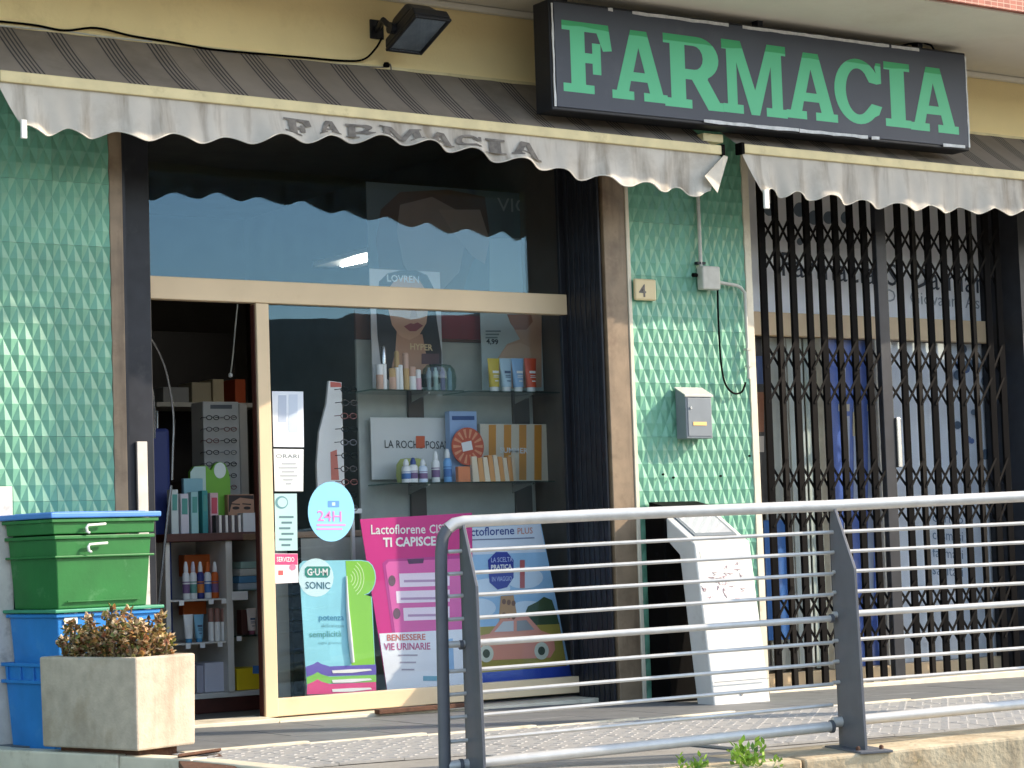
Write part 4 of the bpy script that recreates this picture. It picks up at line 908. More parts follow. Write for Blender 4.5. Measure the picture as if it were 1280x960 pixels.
def bottle(label, cat, cx, y1, y0, w, Y, m, capm, shape, name, zbase=None, group=None):
    c = at(cx,y1,Y); zt = at(cx,y0,Y).z; r = (at(cx+w/2,y1,Y).x-at(cx-w/2,y1,Y).x)/2
    if zbase is not None: c.z = zbase+.0005
    H = zt-c.z; t = thing(name, label, cat, tuple(c), group)
    if shape == 'tube':            # squeezed tube standing on its cap
        MB().lathe(c, [(r*.55,0),(r*.6,H*.015),(r*.6,H*.14)], 14).build('cap', capm, t, smooth=True)
        mb = MB(); n = 16; k = 0
        for j in range(6):
            u = j/5; z = H*(.142+.858*u); sx = r*(.72+.30*u); sy = r*(.72*(1-u)+.05)
            for i in range(n): w_ = 2*math.pi*i/n; mb.v.append(c+Vector((sx*math.cos(w_), sy*math.sin(w_), z)))
        for j in range(5):
            for i in range(n): mb.f.append([j*n+i, j*n+(i+1)%n, (j+1)*n+(i+1)%n, (j+1)*n+i])
        mb.f.append(list(range(n))[::-1]); mb.f.append([5*n+i for i in range(n)]); mb.build('tube', m, t, smooth=True)
    elif shape == 'stick':
        MB().lathe(c, [(r*.9,0),(r,H*.03),(r,H*.58)], 12).build('barrel', m, t, smooth=True)
        MB().lathe(c, [(r*.92,H*.585),(r*.92,H*.97),(r*.6,H)], 12).build('cap', capm, t, smooth=True)
    elif shape == 'spray':
        MB().lathe(c, [(r*.9,0),(r,H*.02),(r,H*.60),(r*.85,H*.68),(r*.5,H*.72)], 14).build('bottle_body', m, t, smooth=True)
        MB().lathe(c, [(r*.62,H*.725),(r*.6,H*.85),(r*.35,H*.98),(r*.2,H)], 12).build('cap', capm, t, smooth=True)
    if shape in ('spray',):
        LB = [paint(60,110,170), paint(206,120,60), paint(90,150,140), paint(120,90,130)][int(abs(cx*7)) % 4]
        MB().lathe(c, [(r*1.015,H*.16),(r*1.015,H*.40)], 14).build('label', LB, t, smooth=True); MB().lathe(c, [(r*1.02,H*.44),(r*1.02,H*.47)], 14).build('label_stripe', LB, t, smooth=True)
    elif shape == 'tube':
        LB = [paint(236,236,230), paint(70,90,120)][int(cx) % 2]
        for z0_, z1_, wd in ((.55,.62,.62),(.47,.49,.5),(.42,.44,.55),(.30,.33,.35)):
            yb_ = c.y-r*(.72*(1-(z0_-.142)/.858)+.05)*1.0-.002; MB().obox((c.x-r*wd*.8,yb_-.001,c.z+H*z0_), (r*wd*1.6,0,0), (0,.0012,0), (0,0,H*(z1_-z0_))).build('label_print', LB, t)
    elif shape == 'stick':
        pass
    else:
        MB().lathe(c, [(r*.9,0),(r,H*.03),(r,H*.66),(r*.5,H*.76),(r*.42,H*.80)], 14).build('bottle_body', m, t, smooth=True)
        MB().lathe(c, [(r*.5,H*.805),(r*.5,H*.97),(r*.42,H)], 12).build('cap', capm, t, smooth=True)
    return t
SKIN = paint(206,160,130); SKIN2 = paint(188,140,112); HAIR = paint(44,32,30); LIP = paint(150,76,76); WH = paint(232,232,230)
# woman poster (upper left)
YQ = .80
po = mk('poster of a dark-haired woman standing behind the upper left shelf', 'poster', 464, 338, 552, 486, YQ, .006, paint(206,206,208), 'face_poster', .001)
flat(po, 'hair', [(474,352),(484,342),(500,338),(520,338),(534,344),(542,360),(546,400),(552,440),(552,478),(540,484),(500,484),(478,470),(472,420),(470,380)], YQ, HAIR, .002)
flat(po, 'neck', [(496,414),(528,418),(532,440),(540,468),(488,466),(494,440)], YQ, SKIN2, .003)
flat(po, 'face', [(486,360),(494,350),(508,346),(524,350),(533,364),(535,385),(533,404),(524,419),(512,425),(500,420),(490,406),(485,385)], YQ, SKIN, .004)
flat(po, 'mouth', [(505,408),(513,404),(517,405),(522,403),(529,407),(520,414),(512,414)], YQ, LIP, .005)
flat(po, 'nose_line', [(516,380),(519,380),(522,396),(512,398)], YQ, SKIN2, .005)
for x in (498,524): flat(po, 'eye', ell(x,376,5,2.2,12), YQ, HAIR, .005); flat(po, 'brow', rect(x-7,367,x+7,369,.5), YQ, HAIR, .005)
txt(po, 'LOVREN', (484,352), (524,354), 9, YQ, WH, .006, .02); txt(po, 'HYPER', (513,437), (541,438.5), 8, YQ, paint(222,196,150), .006, .02)
flat(po, 'shade_print', rect(527,442,549,455), YQ, paint(96,60,64), .005)
# right poster
p2 = mk('skin-care poster with a price beside the four coloured tubes', 'poster', 602, 392, 678, 488, YQ, .006, paint(190,206,206), 'price_poster', .001)
flat(p2, 'body_print', [(640,393),(677,393),(677,484),(640,486),(626,470),(622,448),(634,430),(650,424),(642,410)], YQ, paint(216,176,148), .002)
flat(p2, 'head_print', [(634,393),(664,393),(666,402),(658,412),(644,412),(638,404)], YQ, paint(176,120,92), .003)
flat(p2, 'hand_print', [(624,446),(634,432),(650,428),(662,434),(664,446),(648,452),(632,456),(624,470)], YQ, paint(226,190,162), .004)
txt(p2, '4,99', (608,431), (623,432), 8, YQ, paint(50,60,64), .004, .03)
for k in range(3): flat(p2, 'text_line', rect(607,413+4*k,626-2*k,415+4*k), YQ, paint(120,140,144), .004)
# big panel behind the fanlight
YV = 1.0
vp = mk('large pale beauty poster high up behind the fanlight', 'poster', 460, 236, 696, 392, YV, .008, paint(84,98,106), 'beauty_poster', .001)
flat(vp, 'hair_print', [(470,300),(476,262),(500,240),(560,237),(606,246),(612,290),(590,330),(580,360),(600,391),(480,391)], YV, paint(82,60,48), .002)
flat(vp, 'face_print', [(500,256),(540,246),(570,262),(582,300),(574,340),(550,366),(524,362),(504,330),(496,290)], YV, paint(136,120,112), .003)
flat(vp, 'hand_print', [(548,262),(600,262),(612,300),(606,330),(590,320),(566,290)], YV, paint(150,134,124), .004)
txt(vp, 'VICHY', (622,264), (694,268), 17, YV, paint(150,160,164), .004, .0)
flat(vp, 'text_band', rect(658,276,696,286), YV, paint(70,84,96), .004); flat(vp, 'red_band', rect(658,288,696,292), YV, paint(150,56,44), .004)
flat(vp, 'red_print', ell(683,327,12,10,20), YV, paint(186,60,40), .004); flat(vp, 'pale_print', rect(612,298,656,390), YV, paint(150,170,180), .003)
rc = mk('dark red box top behind the woman poster near the ceiling band', 'box', 552, 394, 602, 424, .86, .015, paint(140,46,48), 'red_card')
# shelf one goods
YS = .66
CLEARP = mat('clear_plastic', rgb(206,196,206), .15, var=.1, spec=.6)
GOLD = paint(196,160,110); NUDE = paint(206,166,146)
for k, (cx, w, yt, m, cp, lb_) in enumerate(((475,8,455,NUDE,WH,'tall nude lip gloss tube, leftmost on the upper left shelf'),(480.5,6,432,WH,CHROME,'tallest slim white mascara on the upper left shelf'),(491,8,460,NUDE,GOLD,'gold capped stick, second from left on upper shelf'),(497,6,439,WH,GOLD,'slim white and gold stick in the middle of upper shelf'),(501,6,456,WH,WH,'short white stick right of the gold one'),(508,7,441,GOLD,NUDE,'nude coloured brush tube before the poster hand'),(516,8,458,WH,NUDE,'short white blush stick left of the clear pouch'),(523,7,462,paint(226,180,190),WH,'pink stick next to the clear pouch'))):
    bottle(lb_, 'cosmetic', cx, 487, yt, w, YS+.01*(k%2), m, cp, 'stick', 'cosmetic_stick', zs1, 'cosmetics on the upper left shelf')
pc = thing('clear_pouch', 'clear plastic cosmetics pouch with pale bottles on upper left shelf', 'pouch', (at(553,487,YS).x, YS, zs1))
c = at(553,487,YS); r = (at(574,480,YS).x-at(531,480,YS).x)/2; H = at(553,455,YS).z-zs1
MB().lathe((c.x,YS+.03,zs1+.001), [(r*.86,0),(r*.97,H*.15),(r,H*.5),(r*.92,H*.8),(r*.7,H*.97),(r*.5,H)], 18, 1, .35).build('pouch_body', SHELFGLASS, pc, smooth=True)
for k in range(4):
    cc = Vector((c.x-r*.6+k*r*.4, YS+.03, zs1+.004)); MB().lathe(cc, [(.013,0),(.014,H*.7),(.007,H*.76),(.007,H*.85)], 10).build('mini_bottle', (CLEARP,WH,paint(170,150,190),paint(190,200,214))[k], pc, smooth=True)
# four tubes
for cx, m, lb_ in ((618,paint(206,180,60),'yellow squeeze tube, leftmost of four on the right shelf'),(633,paint(172,202,216),'pale blue squeeze tube, second of four on right shelf'),(648,paint(134,178,214),'blue squeeze tube, third of four on the right shelf'),(664,paint(210,80,44),'orange squeeze tube, rightmost of four on the right shelf')):
    bottle(lb_, 'tube', cx, 489, 448, 15, YS, m, WH, 'tube', 'squeeze_tube', zs2, 'tubes on the upper right shelf')
# shelf two goods
lp = mk('wide pale grey card with brand lettering behind lower shelf', 'card', 464, 522, 566, 599, .835, .006, paint(206,206,202), 'brand_card', .001)
txt(lp, 'LA ROCHE-POSAY', (481,560), (562,561.5), 10, .835, paint(60,60,62), .003, .006); flat(lp, 'orange_square', rect(520,545,531,560), .835, paint(200,84,40), .005)
bb = mk('tall light blue carton behind the round red fan', 'box', 563, 514, 597, 602, .76, .05, paint(148,176,212), 'blue_carton', .002, zbase=zs3); flat(bb, 'label_band', rect(565,520,593,525), .76, paint(50,80,130), .002)
sp_ = mk('upright board with orange and cream stripes at right of lower shelf', 'board', 601, 530, 688, 601, .80, .03, paint(224,212,190), 'striped_board', .002, zbase=zs3)
for x in (611,630,649,668): flat(sp_, 'orange_stripe', rect(x,531,x+9,600), .80, paint(222,150,64), .002)
txt(sp_, 'SUMMER', (625,566), (660,567), 7, .80, WH, .004, .02)
fn = thing('round_fan', 'round red patterned fan leaning on the blue carton', 'fan', tuple(at(585,578,.70)))
cf = at(585,558,.72); rr = (at(605,558,.72).x-at(565,558,.72).x)/2
MB().prism([cf+Vector((rr*math.cos(a*math.pi/18),0,rr*math.sin(a*math.pi/18))) for a in range(36)], (0,.006,0)).build('disc', paint(196,84,56), fn)
for k in range(14):
    a = k*2*math.pi/14; d0 = Vector((math.cos(a),0,math.sin(a))); pe = Vector((-d0.z,0,d0.x)); MB().prism([cf+d0*rr*.45-pe*.004+Vector((0,-.001,0)),cf+d0*rr*.92-pe*.009+Vector((0,-.001,0)),cf+d0*rr*.92+pe*.009+Vector((0,-.001,0)),cf+d0*rr*.45+pe*.004+Vector((0,-.001,0))], (0,.0008,0)).build('pale_segment', paint(226,150,110), fn)
MB().obox(cf+Vector((-.035,-.0025,-.03)), (.066,0,.012), (0,.002,0), (-.01,0,.05)).build('white_label', WH, fn)
sb_ = thing('striped_bag', 'small soft orange striped pouch on the lower shelf', 'bag', (at(622,601,.68).x,.70,zs3))
x0, x1 = xr(595,650,590,.66); H = at(622,570,.66).z-zs3
for k in range(9):
    a = x0+(x1-x0)*k/9; b = x0+(x1-x0)*(k+1)/9; bul = lambda x: .05*math.sqrt(max(0.02,1-((x-(x0+x1)/2)/((x1-x0)/2*1.05))**2)); zt2 = zs3+H*(1-.06*math.sin(k*1.3))
    MB().hexa([(a,.71-bul(a),zs3+.001),(b,.71-bul(b),zs3+.001),(b,.71+bul(b),zs3+.001),(a,.71+bul(a),zs3+.001),(a+.003,.71-bul(a)*.5,zt2),(b-.003,.71-bul(b)*.5,zt2),(b-.003,.71+bul(b)*.5,zt2),(a+.003,.71+bul(a)*.5,zt2)]).build('stripe_panel', paint(226,156,92) if k%2 else paint(236,214,184), sb_, .002)
gp = thing('green_pouch', 'small olive green pouch with white bottles on lower shelf', 'pouch', (at(517,602,.70).x,.72,zs3))
c = at(516,602,.72); r = (at(536,590,.72).x-at(497,590,.72).x)/2; H = at(516,573,.72).z-zs3
MB().lathe((c.x,.73,zs3+.001), [(r*.9,0),(r,H*.3),(r*.95,H*.75),(r*.7,H*.97),(r*.4,H)], 18, 1, .3).build('pouch_body', paint(166,172,96), gp, smooth=True)
for cx, yt, m, cp, lb_ in ((508,574,WH,WH,'white pump bottle, left before the green pouch'),(517,572,WH,paint(60,80,140),'white bottle with blue label, middle before green pouch'),(529,574,paint(210,222,236),WH,'pale blue bottle, right before the green pouch')):
    bottle(lb_, 'bottle', cx, 602, yt, 10, .655, m, cp, 'spray', 'bottle', zs3, 'bottles on the lower shelf')
bottle('slim white spray bottle in the middle of the lower shelf', 'bottle', 545, 602, 564, 9, .66, WH, WH, 'spray', 'bottle', zs3, 'bottles on the lower shelf')
bottle('slim light blue spray bottle before the light blue carton', 'bottle', 560, 602, 561, 9, .67, paint(110,170,220), WH, 'spray', 'bottle', zs3, 'bottles on the lower shelf')
mk('small orange and white carton under the round red fan', 'box', 573, 583, 588, 601, .655, .03, paint(226,130,84), 'small_carton', .001, zbase=zs3)

# stickers and notices on the glass
YN = .3615
def notice(label, pts, m, name='notice'):
    t = thing(name, label, 'notice', tuple(at(pts[0][0], pts[0][1], YN))); flat(t, 'sheet', pts, YN, m, .0, .0012); return t
n1 = notice('upper white paper notice on the glass beside the door stile', [(340,489),(379,489.5),(380,559),(342,558.5)], paint(214,222,230))
flat(n1, 'printed_figure', rect(348,494,358,528), YN, paint(176,188,204), .001); flat(n1, 'printed_figure', rect(361,493,372,540), YN, paint(190,202,216), .001)
for k in range(4): flat(n1, 'printed_shape', ell(348+8*k,550,3.5,7,12), YN, paint(232,236,240), .001)
n2 = notice('second white paper notice below the upper one on the glass', [(342,561),(379.5,561.5),(379,614),(343.5,614)], paint(222,228,226))
txt(n2, 'ORARI', (345,572.5), (374,573), 5, YN, paint(110,116,120), .001, .0)
for k, (a, b) in enumerate(((352,370),(348,372),(352,368),(350,372),(354,366),(357,364))): flat(n2, 'text_line', rect(a,579+5*k,b,580.6+5*k), YN, paint(150,156,160), .001)
n3 = notice('narrow pale green printed notice on the glass below white notices', [(343,617),(371,617),(372,688),(344.5,688.5)], paint(168,204,202))
flat(n3, 'ring_print', ell(352,628,8,8,24), YN, paint(90,140,150), .0008, .0004); flat(n3, 'ring_centre', ell(353,628,6,6,20), YN, paint(168,204,202), .0016, .0004)
for k in range(6): flat(n3, 'text_line', rect(349+(k%2)*3,645+7*k,367-(k%3)*2,647.5+7*k), YN, paint(84,120,126), .001)
n4 = notice('small pink and white notice lowest on the glass beside stile', [(343,692),(372,692),(373,728),(344.5,729.5)], paint(236,228,228))
flat(n4, 'pink_band', rect(343.5,692.5,372,706), YN, paint(222,72,120), .001); flat(n4, 'pink_mark', rect(348,713,354,719), YN, paint(214,90,90), .001); flat(n4, 'pink_badge', ell(366,709,4,4,14), YN, paint(230,120,150), .0018)
txt(n4, 'SERVIZIO', (346,702), (368,702.3), 6, YN, WH, .002, .01)
n5 = notice('round light blue service sticker on the window glass', ell(414,639.5,29,37.5,40), paint(132,204,238), 'round_sticker')
flat(n5, 'blue_badge', rect(410,626,424,634), YN, paint(90,150,210), .001); flat(n5, 'blue_badge_centre', rect(415,628,419,632), YN, paint(190,226,244), .0018)
txt(n5, '24H', (397,651), (427,652), 13, YN, paint(226,130,190), .0015, .006)
for k in range(2): flat(n5, 'pink_line', rect(396,655+5*k,432-4*k,657.5+5*k), YN, paint(206,150,210), .001)

# standees at the foot of the window
YT = .47
def ground_board(label, pts, Y, m, name, foot):
    t = thing(name, label, 'standee', tuple(at(sum(p[0] for p in pts)/len(pts), max(p[1] for p in pts), Y)))
    MB().prism([at(x,y,Y) for x,y in pts], (0,.004,0)).build('card', m, t)
    a = at(pts[foot][0], pts[foot][1]-60, Y+.005); MB().prism([a+Vector((.1,0,0)), a+Vector((.1,.12,-.18)), a+Vector((.1,.12,-.20)), a+Vector((.1,0,-.2))], (.004,0,0)).build('strut', m, t)
    return t
gm = [(374,706),(379,701),(452,700)]+ell(455,722,15,22,9,-math.pi/2,math.pi/2)[1:]+[(465,746),(470.5,864),(384,868.5)]
g = ground_board('turquoise and green toothbrush advertising standee at foot of window', gm, YT, mat('standee_turquoise', rgb(140,212,226), .4, var=.12, scale=3), 'toothbrush_standee', -1)
flat(g, 'green_print', [(432,701),(452,701)]+ell(455,722,14,21,9,-math.pi/2,math.pi/2)[1:]+[(464,746),(469,836),(440,838),(437,800)], YT, paint(130,200,74), .001)
flat(g, 'pale_roundel', ell(395,722,22,24,24), YT, paint(206,236,240), .001)
for k in range(5):
    r0 = 5+3.6*k; flat(g, 'sound_wave', ell(436,723,r0,r0*1.25,9,-1.0,1.0)+ell(436,723,r0-1,r0*1.25-1,9,1.0,-1.0), YT, paint(206,236,170), .0018)
flat(g, 'logo_badge', [(381,711),(384,708),(411,708),(413,711),(412,719),(409,722),(384,722),(381,719)], YT, paint(30,140,126), .002)
txt(g, 'G·U·M', (384,719.5), (410,719.5), 9, YT, WH, .003, .03); txt(g, 'SONIC', (382,736), (413,736.5), 9, YT, paint(54,110,126), .0025, .01)
txt(g, 'potenza', (399,778), (430,778), 9, YT, paint(70,150,180), .002, .012); txt(g, 'delicatezza', (402,784), (430,784), 4, YT, paint(110,170,180), .002, 0)
txt(g, 'semplicità', (387,799), (427,798), 10, YT, paint(96,170,170), .002, .012); txt(g, 'ogni giorno', (398,806), (427,806), 4, YT, paint(110,170,180), .002, 0)
MB().tube([at(433,720,YT-.006),at(434.5,760,YT-.008),at(438,800,YT-.010),at(441,828,YT-.010)], [.004,.009,.012,.010], 10).build('brush_print', WH, g, smooth=True)
for (y0, y1, cc) in ((832,845,(104,92,176)),(845,854,(126,196,92)),(854,867,(222,70,130))):
    flat(g, 'colour_band', [(382+.3*(y0-832)/3,y0+1.5),(392,y0-2),(397,y0-5),(402,y0-2),(412,y0+1),(470,y0-1.5),(470.4,y1-1.5),(383.5,y1+1)], YT, paint(*cc), .0012+.0004*(y0-832)/8)
for y in (838,850,861.5): flat(g, 'brush_icon', [(415,y),(440,y-1.5),(463,y-2),(465,y),(440,y+3),(416,y+3.5)], YT, WH, .0045)
# pink standee
pk = ground_board('pink advertising standee with a phone picture at foot of window', [(450,649),(590,641),(592,858),(484,864)], YT+.03, mat('standee_pink', rgb(214,44,132), .4, var=.06, scale=2), 'pink_standee', -1)
Yk = YT+.03
flat(pk, 'phone_body', [(478,704),(484,699),(580,694),(582,800),(492,802)], Yk, paint(188,60,140), .001); flat(pk, 'phone_screen', [(482,707),(486,702),(578,698),(580,790),(494,792)], Yk, paint(230,100,170), .0018); flat(pk, 'phone_notch', [(509,699),(530,698),(529,704),(511,705)], Yk, paint(96,60,96), .003)
for k, (x0, y0, y1) in enumerate(((499,717,734),(495,739,754),(504,760,776))): flat(pk, 'chat_bubble', [(x0,y0),(562,y0-2),(562,y1-2),(x0+1,y1)], Yk, paint(246,226,240), .003); flat(pk, 'text_line', rect(x0+6,y0+8,558,y0+11,1), Yk, paint(190,150,186), .004)
for (x, y) in ((490,726),(496,767)): flat(pk, 'portrait_dot', ell(x,y,4.5,7,14), Yk, paint(110,80,96), .003)
flat(pk, 'white_panel', [(474,792),(590,786),(592,857),(484,862.5)], Yk, paint(236,238,244), .002)
txt(pk, 'Lactoflorene', (464,668), (532,667), 12, Yk, WH, .002, .01); txt(pk, 'CIST', (537,667), (560,666), 11, Yk, WH, .002, .01); txt(pk, 'TI CAPISCE', (479,684), (545,682), 12, Yk, WH, .002, .03)
txt(pk, 'BENESSERE', (484,801), (532,800), 8, Yk, paint(214,120,110), .004, .02); txt(pk, 'VIE URINARIE', (480,813), (538,812), 9, Yk, paint(196,90,140), .004, .02)
for k in range(3): flat(pk, 'text_line', rect(498+2*k,818+9*k,522-2*k,820+9*k), Yk, paint(176,170,186), .004)
flat(pk, 'product_print', [(548,800),(566,798),(568,840),(550,842)], Yk, paint(150,190,226), .004); flat(pk, 'logo_print', rect(529,845,548,851), Yk, paint(110,170,190), .004)
# car standee
Yr = YT+.05
cs = ground_board('light blue advertising standee with a pink car picture behind railing', [(572,660),(676,654),(716,854),(578,862)], Yr, mat('standee_sky', rgb(150,194,226), .4, var=.10, scale=3), 'car_standee', -1)
flat(cs, 'white_top', [(574,661),(675,655),(682,690),(576,694)], Yr, paint(214,224,236), .001)
for (x, y, rx_, ry_) in ((612,735,26,12),(655,722,24,14),(600,760,20,12),(660,760,22,9)): flat(cs, 'cloud_print', ell(x,y,rx_,ry_,18), Yr, paint(206,224,238), .0012+x*1e-6)
flat(cs, 'field_print', [(577,785),(699,778),(709,836),(578,842)], Yr, paint(170,152,70), .0022)
flat(cs, 'tree_print', [(655,770),(660,758),(672,752),(680,746),(690,750),(696,768),(699,780),(652,782)], Yr, paint(60,80,52), .0026)
flat(cs, 'pole_print', [(626,745),(642,744),(646,768),(648,790),(626,790),(624,768)], Yr, paint(190,140,92), .0030)
for k in range(6): flat(cs, 'patch_print', ell(630+(k%3)*6,752+(k//3)*14+k,2.6,3.6,9), Yr, paint(120,74,48), .0036+k*1e-4)
flat(cs, 'car_print', [(594,796),(612,792),(626,774),(660,770),(676,788),(692,794),(694,812),(688,822),(598,826),(592,812)], Yr, paint(232,150,128), .0036)
flat(cs, 'car_window_print', [(618,790),(629,777),(642,776),(642,789)], Yr, paint(206,206,206), .0046); flat(cs, 'car_window_print', [(646,789),(646,776),(658,775),(668,787)], Yr, paint(150,150,150), .0046)
for x in (608,677): flat(cs, 'wheel_print', ell(x,817-(x-608)*.05,9,11,20), Yr, paint(214,216,196), .0050); flat(cs, 'hub_print', ell(x,817-(x-608)*.05,4.5,5.5,16), Yr, paint(70,84,70), .0058)
flat(cs, 'blue_band', [(577,843),(712,832),(716,853),(578,861)], Yr, paint(40,76,180), .0030)
flat(cs, 'blue_bubble', [(610,700),(620,690),(634,690),(642,700),(642,722),(634,734),(622,737),(612,728)], Yr, paint(32,54,150), .0040)
txt(cs, 'Lactoflorene', (577,671), (643,668), 11, Yr, paint(46,70,140), .003, .014); txt(cs, 'PLUS', (647,668), (666,667), 8, Yr, paint(206,140,126), .003, .014)
flat(cs, 'text_line', rect(580,674.5,668,676,3), Yr, paint(110,120,150), .003)
txt(cs, 'LA SCELTA', (614,703), (641,702), 6, Yr, paint(180,190,226), .005, .01); txt(cs, 'PRATICA', (614,712), (640,711), 6, Yr, WH, .005, .03); txt(cs, 'IN VIAGGIO', (615,727), (640,726), 6, Yr, paint(170,180,222), .005, .01)
flat(cs, 'red_side_print', rect(650,700,656,735), Yr, paint(190,90,90), .004)

# eyeglasses on stands
def glasses_mesh(mb, c, w, m=None):
    for s in (-1,1):
        cc = c+Vector((s*w*.26,0,0)); P = [cc+Vector((w*.2*math.cos(a*math.pi/7),0,w*.14*math.sin(a*math.pi/7))) for a in range(15)]; mb.tube(P, w*.028, 5, False)
        mb.tube([c+Vector((s*w*.46,0,w*.03)), c+Vector((s*w*.46,w*.8,w*.05)), c+Vector((s*w*.45,w*.95,-w*.05))], w*.022, 5)
    mb.tube([c+Vector((-w*.07,0,w*.03)), c+Vector((w*.07,0,w*.03))], w*.022, 5); return mb
ORD = ['topmost','second','third','fourth','fifth','sixth','seventh','eighth','ninth','tenth']
es = thing('eyewear_stand', 'white curved reading-glasses stand behind the window glass', 'display stand', tuple(at(425,700,.62)))
YE = .70
mb = MB().prism([at(x,y,YE) for x,y in ((411,476),(427,478),(432,640),(414,642),(398,640),(396,580),(399,540),(408,505))], (0,.02,0)); mb.build('panel', WH, es, .002)
flat(es, 'red_print', [(413,477),(426,478.5),(427,484),(413,484)], YE, paint(206,96,84), .001); flat(es, 'red_print', [(413,565),(421,562),(424,600),(414,600)], YE, paint(214,120,104), .001)
MB().box(*xr(440,444,670,YE), YE, YE+.02, zs3-.55, at(442,640,YE).z).build('leg', WH, es, .002); MB().box(*xr(436,449,639,YE), YE-.03, YE+.03, at(442,642,YE).z, at(442,636,YE).z).build('cross_bar', WH, es, .002)
FR = [BLACK, paint(60,50,48), paint(120,60,52), BLACK, paint(90,90,96)]
for k in range(10):
    c = at(436+(k%2),487+16.5*k,YE-.07); t = tag(glasses_mesh(MB(), c, .105).build('reading_glasses', FR[k%5], None, smooth=True), '%s pair of glasses from the top on the white window stand' % ORD[k], 'glasses', 'glasses on the window stand')
r2 = thing('eyewear_rack', 'boxy white reading-glasses rack inside the open doorway', 'display stand', tuple(at(285,650,1.75)))
YK2 = 1.75
a, b = xr(255,300,570,YK2); c0, c1 = zr(280,502,655,YK2); MB().box(a,b,YK2,YK2+.16,c0,c1).build('cabinet', mat('rack_white', rgb(196,192,186), .5, var=.04), r2, .006)
a2 = at(318,570,YK2+.02).x; MB().prism([(b+.004,YK2,c0),(a2,YK2+.10,c0),(a2,YK2+.16,c0),(b+.004,YK2+.16,c0)], (0,0,c1-c0-.01)).build('side_panel', MATS['rack_white'], r2, .004)
flat(r2, 'header_print', rect(263,506,290,511), YK2, paint(96,100,104), .002)
for k in range(8):
    for q, px in enumerate((266,288)):
        c = at(px,522+14.5*k,YK2-.05); tag(glasses_mesh(MB(), c, .085).build('reading_glasses', FR[(k+q)%5], None, smooth=True), '%s pair from the top in the %s column of the doorway rack' % (ORD[k], ('left','right')[q]), 'glasses', 'glasses on the doorway rack')

# ================================================================== SHELF UNIT IN THE DOORWAY
YU = 1.25; zu = lambda py: at(270,py,YU).z
un = thing('shelf_unit', 'white shelf unit with dark red top board inside the doorway', 'shelf unit', tuple(at(270,872,YU)))
ux = lambda px: at(px,770,YU).x
z_top, z_b = zu(676), zu(866)
for x0, x1 in ((208,214),(284,292),(330,337)): MB().box(ux(x0),ux(x1),YU,YU+.38,z_b,z_top-.001).build('upright_panel', UNITW, un, .003)
MB().box(ux(208),ux(337),YU+.381,YU+.395,z_b,z_top-.001).build('back_panel', UNITW, un)
MB().box(ux(205),ux(340),YU-.03,YU+.40,z_top,zu(666)).build('top_board', DARKWOOD, un, .004)
MB().box(ux(206),ux(338),YU+.02,YU+.39,z_b-.03,z_b-.001).build('bottom_board', UNITW, un, .003)
MB().box(ux(208),ux(336),YU+.03,YU+.37,.001,z_b-.031).build('plinth', DARKWOOD, un, .003)
ush = {}
for nm, x0, x1, py in (('a',214.5,283.5,748),('b',214.5,283.5,802),('c',292.5,329.5,738),('d',292.5,329.5,796)):
    z = zu(py); ush[nm] = z; MB().box(ux(x0),ux(x1),YU+.015,YU+.38,z-.010,z).build('shelf_board', (UNITW if nm in 'ab' else SHELFGLASS), un, .002)
for k, (x, nm) in enumerate(((225,'a'),(262,'a'),(278,'a'),(232,'b'),(250,'b'),(272,'b'),(296,'d'))):
    MB().box(ux(x),ux(x+6),YU+.006,YU+.0095,ush[nm]-.03,ush[nm]-.004).build('price_tag', WH, un)
ORG = paint(206,96,36); NAVY = paint(44,54,120)
for k, (cx, lb_) in enumerate(((233,'leftmost'),(242,'second'),(251,'third'),(260,'fourth'),(269,'rightmost'))):
    bottle('%s white sun spray bottle on the upper left doorway shelf' % lb_, 'bottle', cx, 748, 702, 8.5, YU+.06, (WH, WH, NAVY, WH, ORG)[k], (WH, CLEARP, WH, ORG, WH)[k], 'spray', 'spray_bottle', ush['a'], 'sun sprays in the shelf unit')
oc = mk('orange carton tray behind the sun sprays on doorway shelf', 'box', 231, 693, 273, 720, YU+.2, .08, ORG, 'orange_tray', .003)
for k, (cx, lb_) in enumerate(((236,'left'),(249,'right'))):
    bottle('%s of two white and blue tubes on lower left doorway shelf' % lb_, 'tube', cx, 802, 768, 12, YU+.06, paint(120,180,206) if k else WH, paint(60,150,196), 'tube', 'squeeze_tube', ush['b'], 'tubes in the shelf unit')
for k, (cx, lb_) in enumerate(((264,'left'),(272,'middle'),(280,'right'))):
    bottle('%s of three slim white bottles on lower left doorway shelf' % lb_, 'bottle', cx, 802, 760, 7, YU+.06, WH, paint(150,110,100), 'stick', 'slim_bottle', ush['b'], 'slim bottles in the shelf unit')
mk('orange carton behind the white and blue tubes on doorway shelf', 'box', 229, 752, 258, 768, YU+.2, .06, ORG, 'orange_carton', .002)
for k, (y0, y1, cc, lb_) in enumerate(((729,738,(190,200,210),'lowest'),(720,728.5,(90,150,190),'second lowest'),(711,719.5,(206,206,200),'second highest'),(702,710.5,(150,180,170),'highest'))):
    mk('%s flat carton of the stack on the right doorway shelf' % lb_, 'box', 298+k, y0, 324-k, y1, YU+.08, .14, paint(*cc), 'flat_carton', .002, 'stacked cartons in the shelf unit')
mk('small white price card at the edge of right doorway shelf', 'card', 290, 739, 310, 750, YU-.012, .004, WH, 'price_card', .001)
bottle('pale cream tube standing alone on the right doorway shelf', 'tube', 315, 796, 760, 12, YU+.08, paint(222,206,198), paint(150,80,100), 'tube', 'squeeze_tube', ush['d'])
mk('dark brown carton behind the pale cream tube on doorway shelf', 'box', 302, 762, 311, 796, YU+.14, .06, paint(96,56,50), 'brown_carton', .002, zbase=ush['d'])
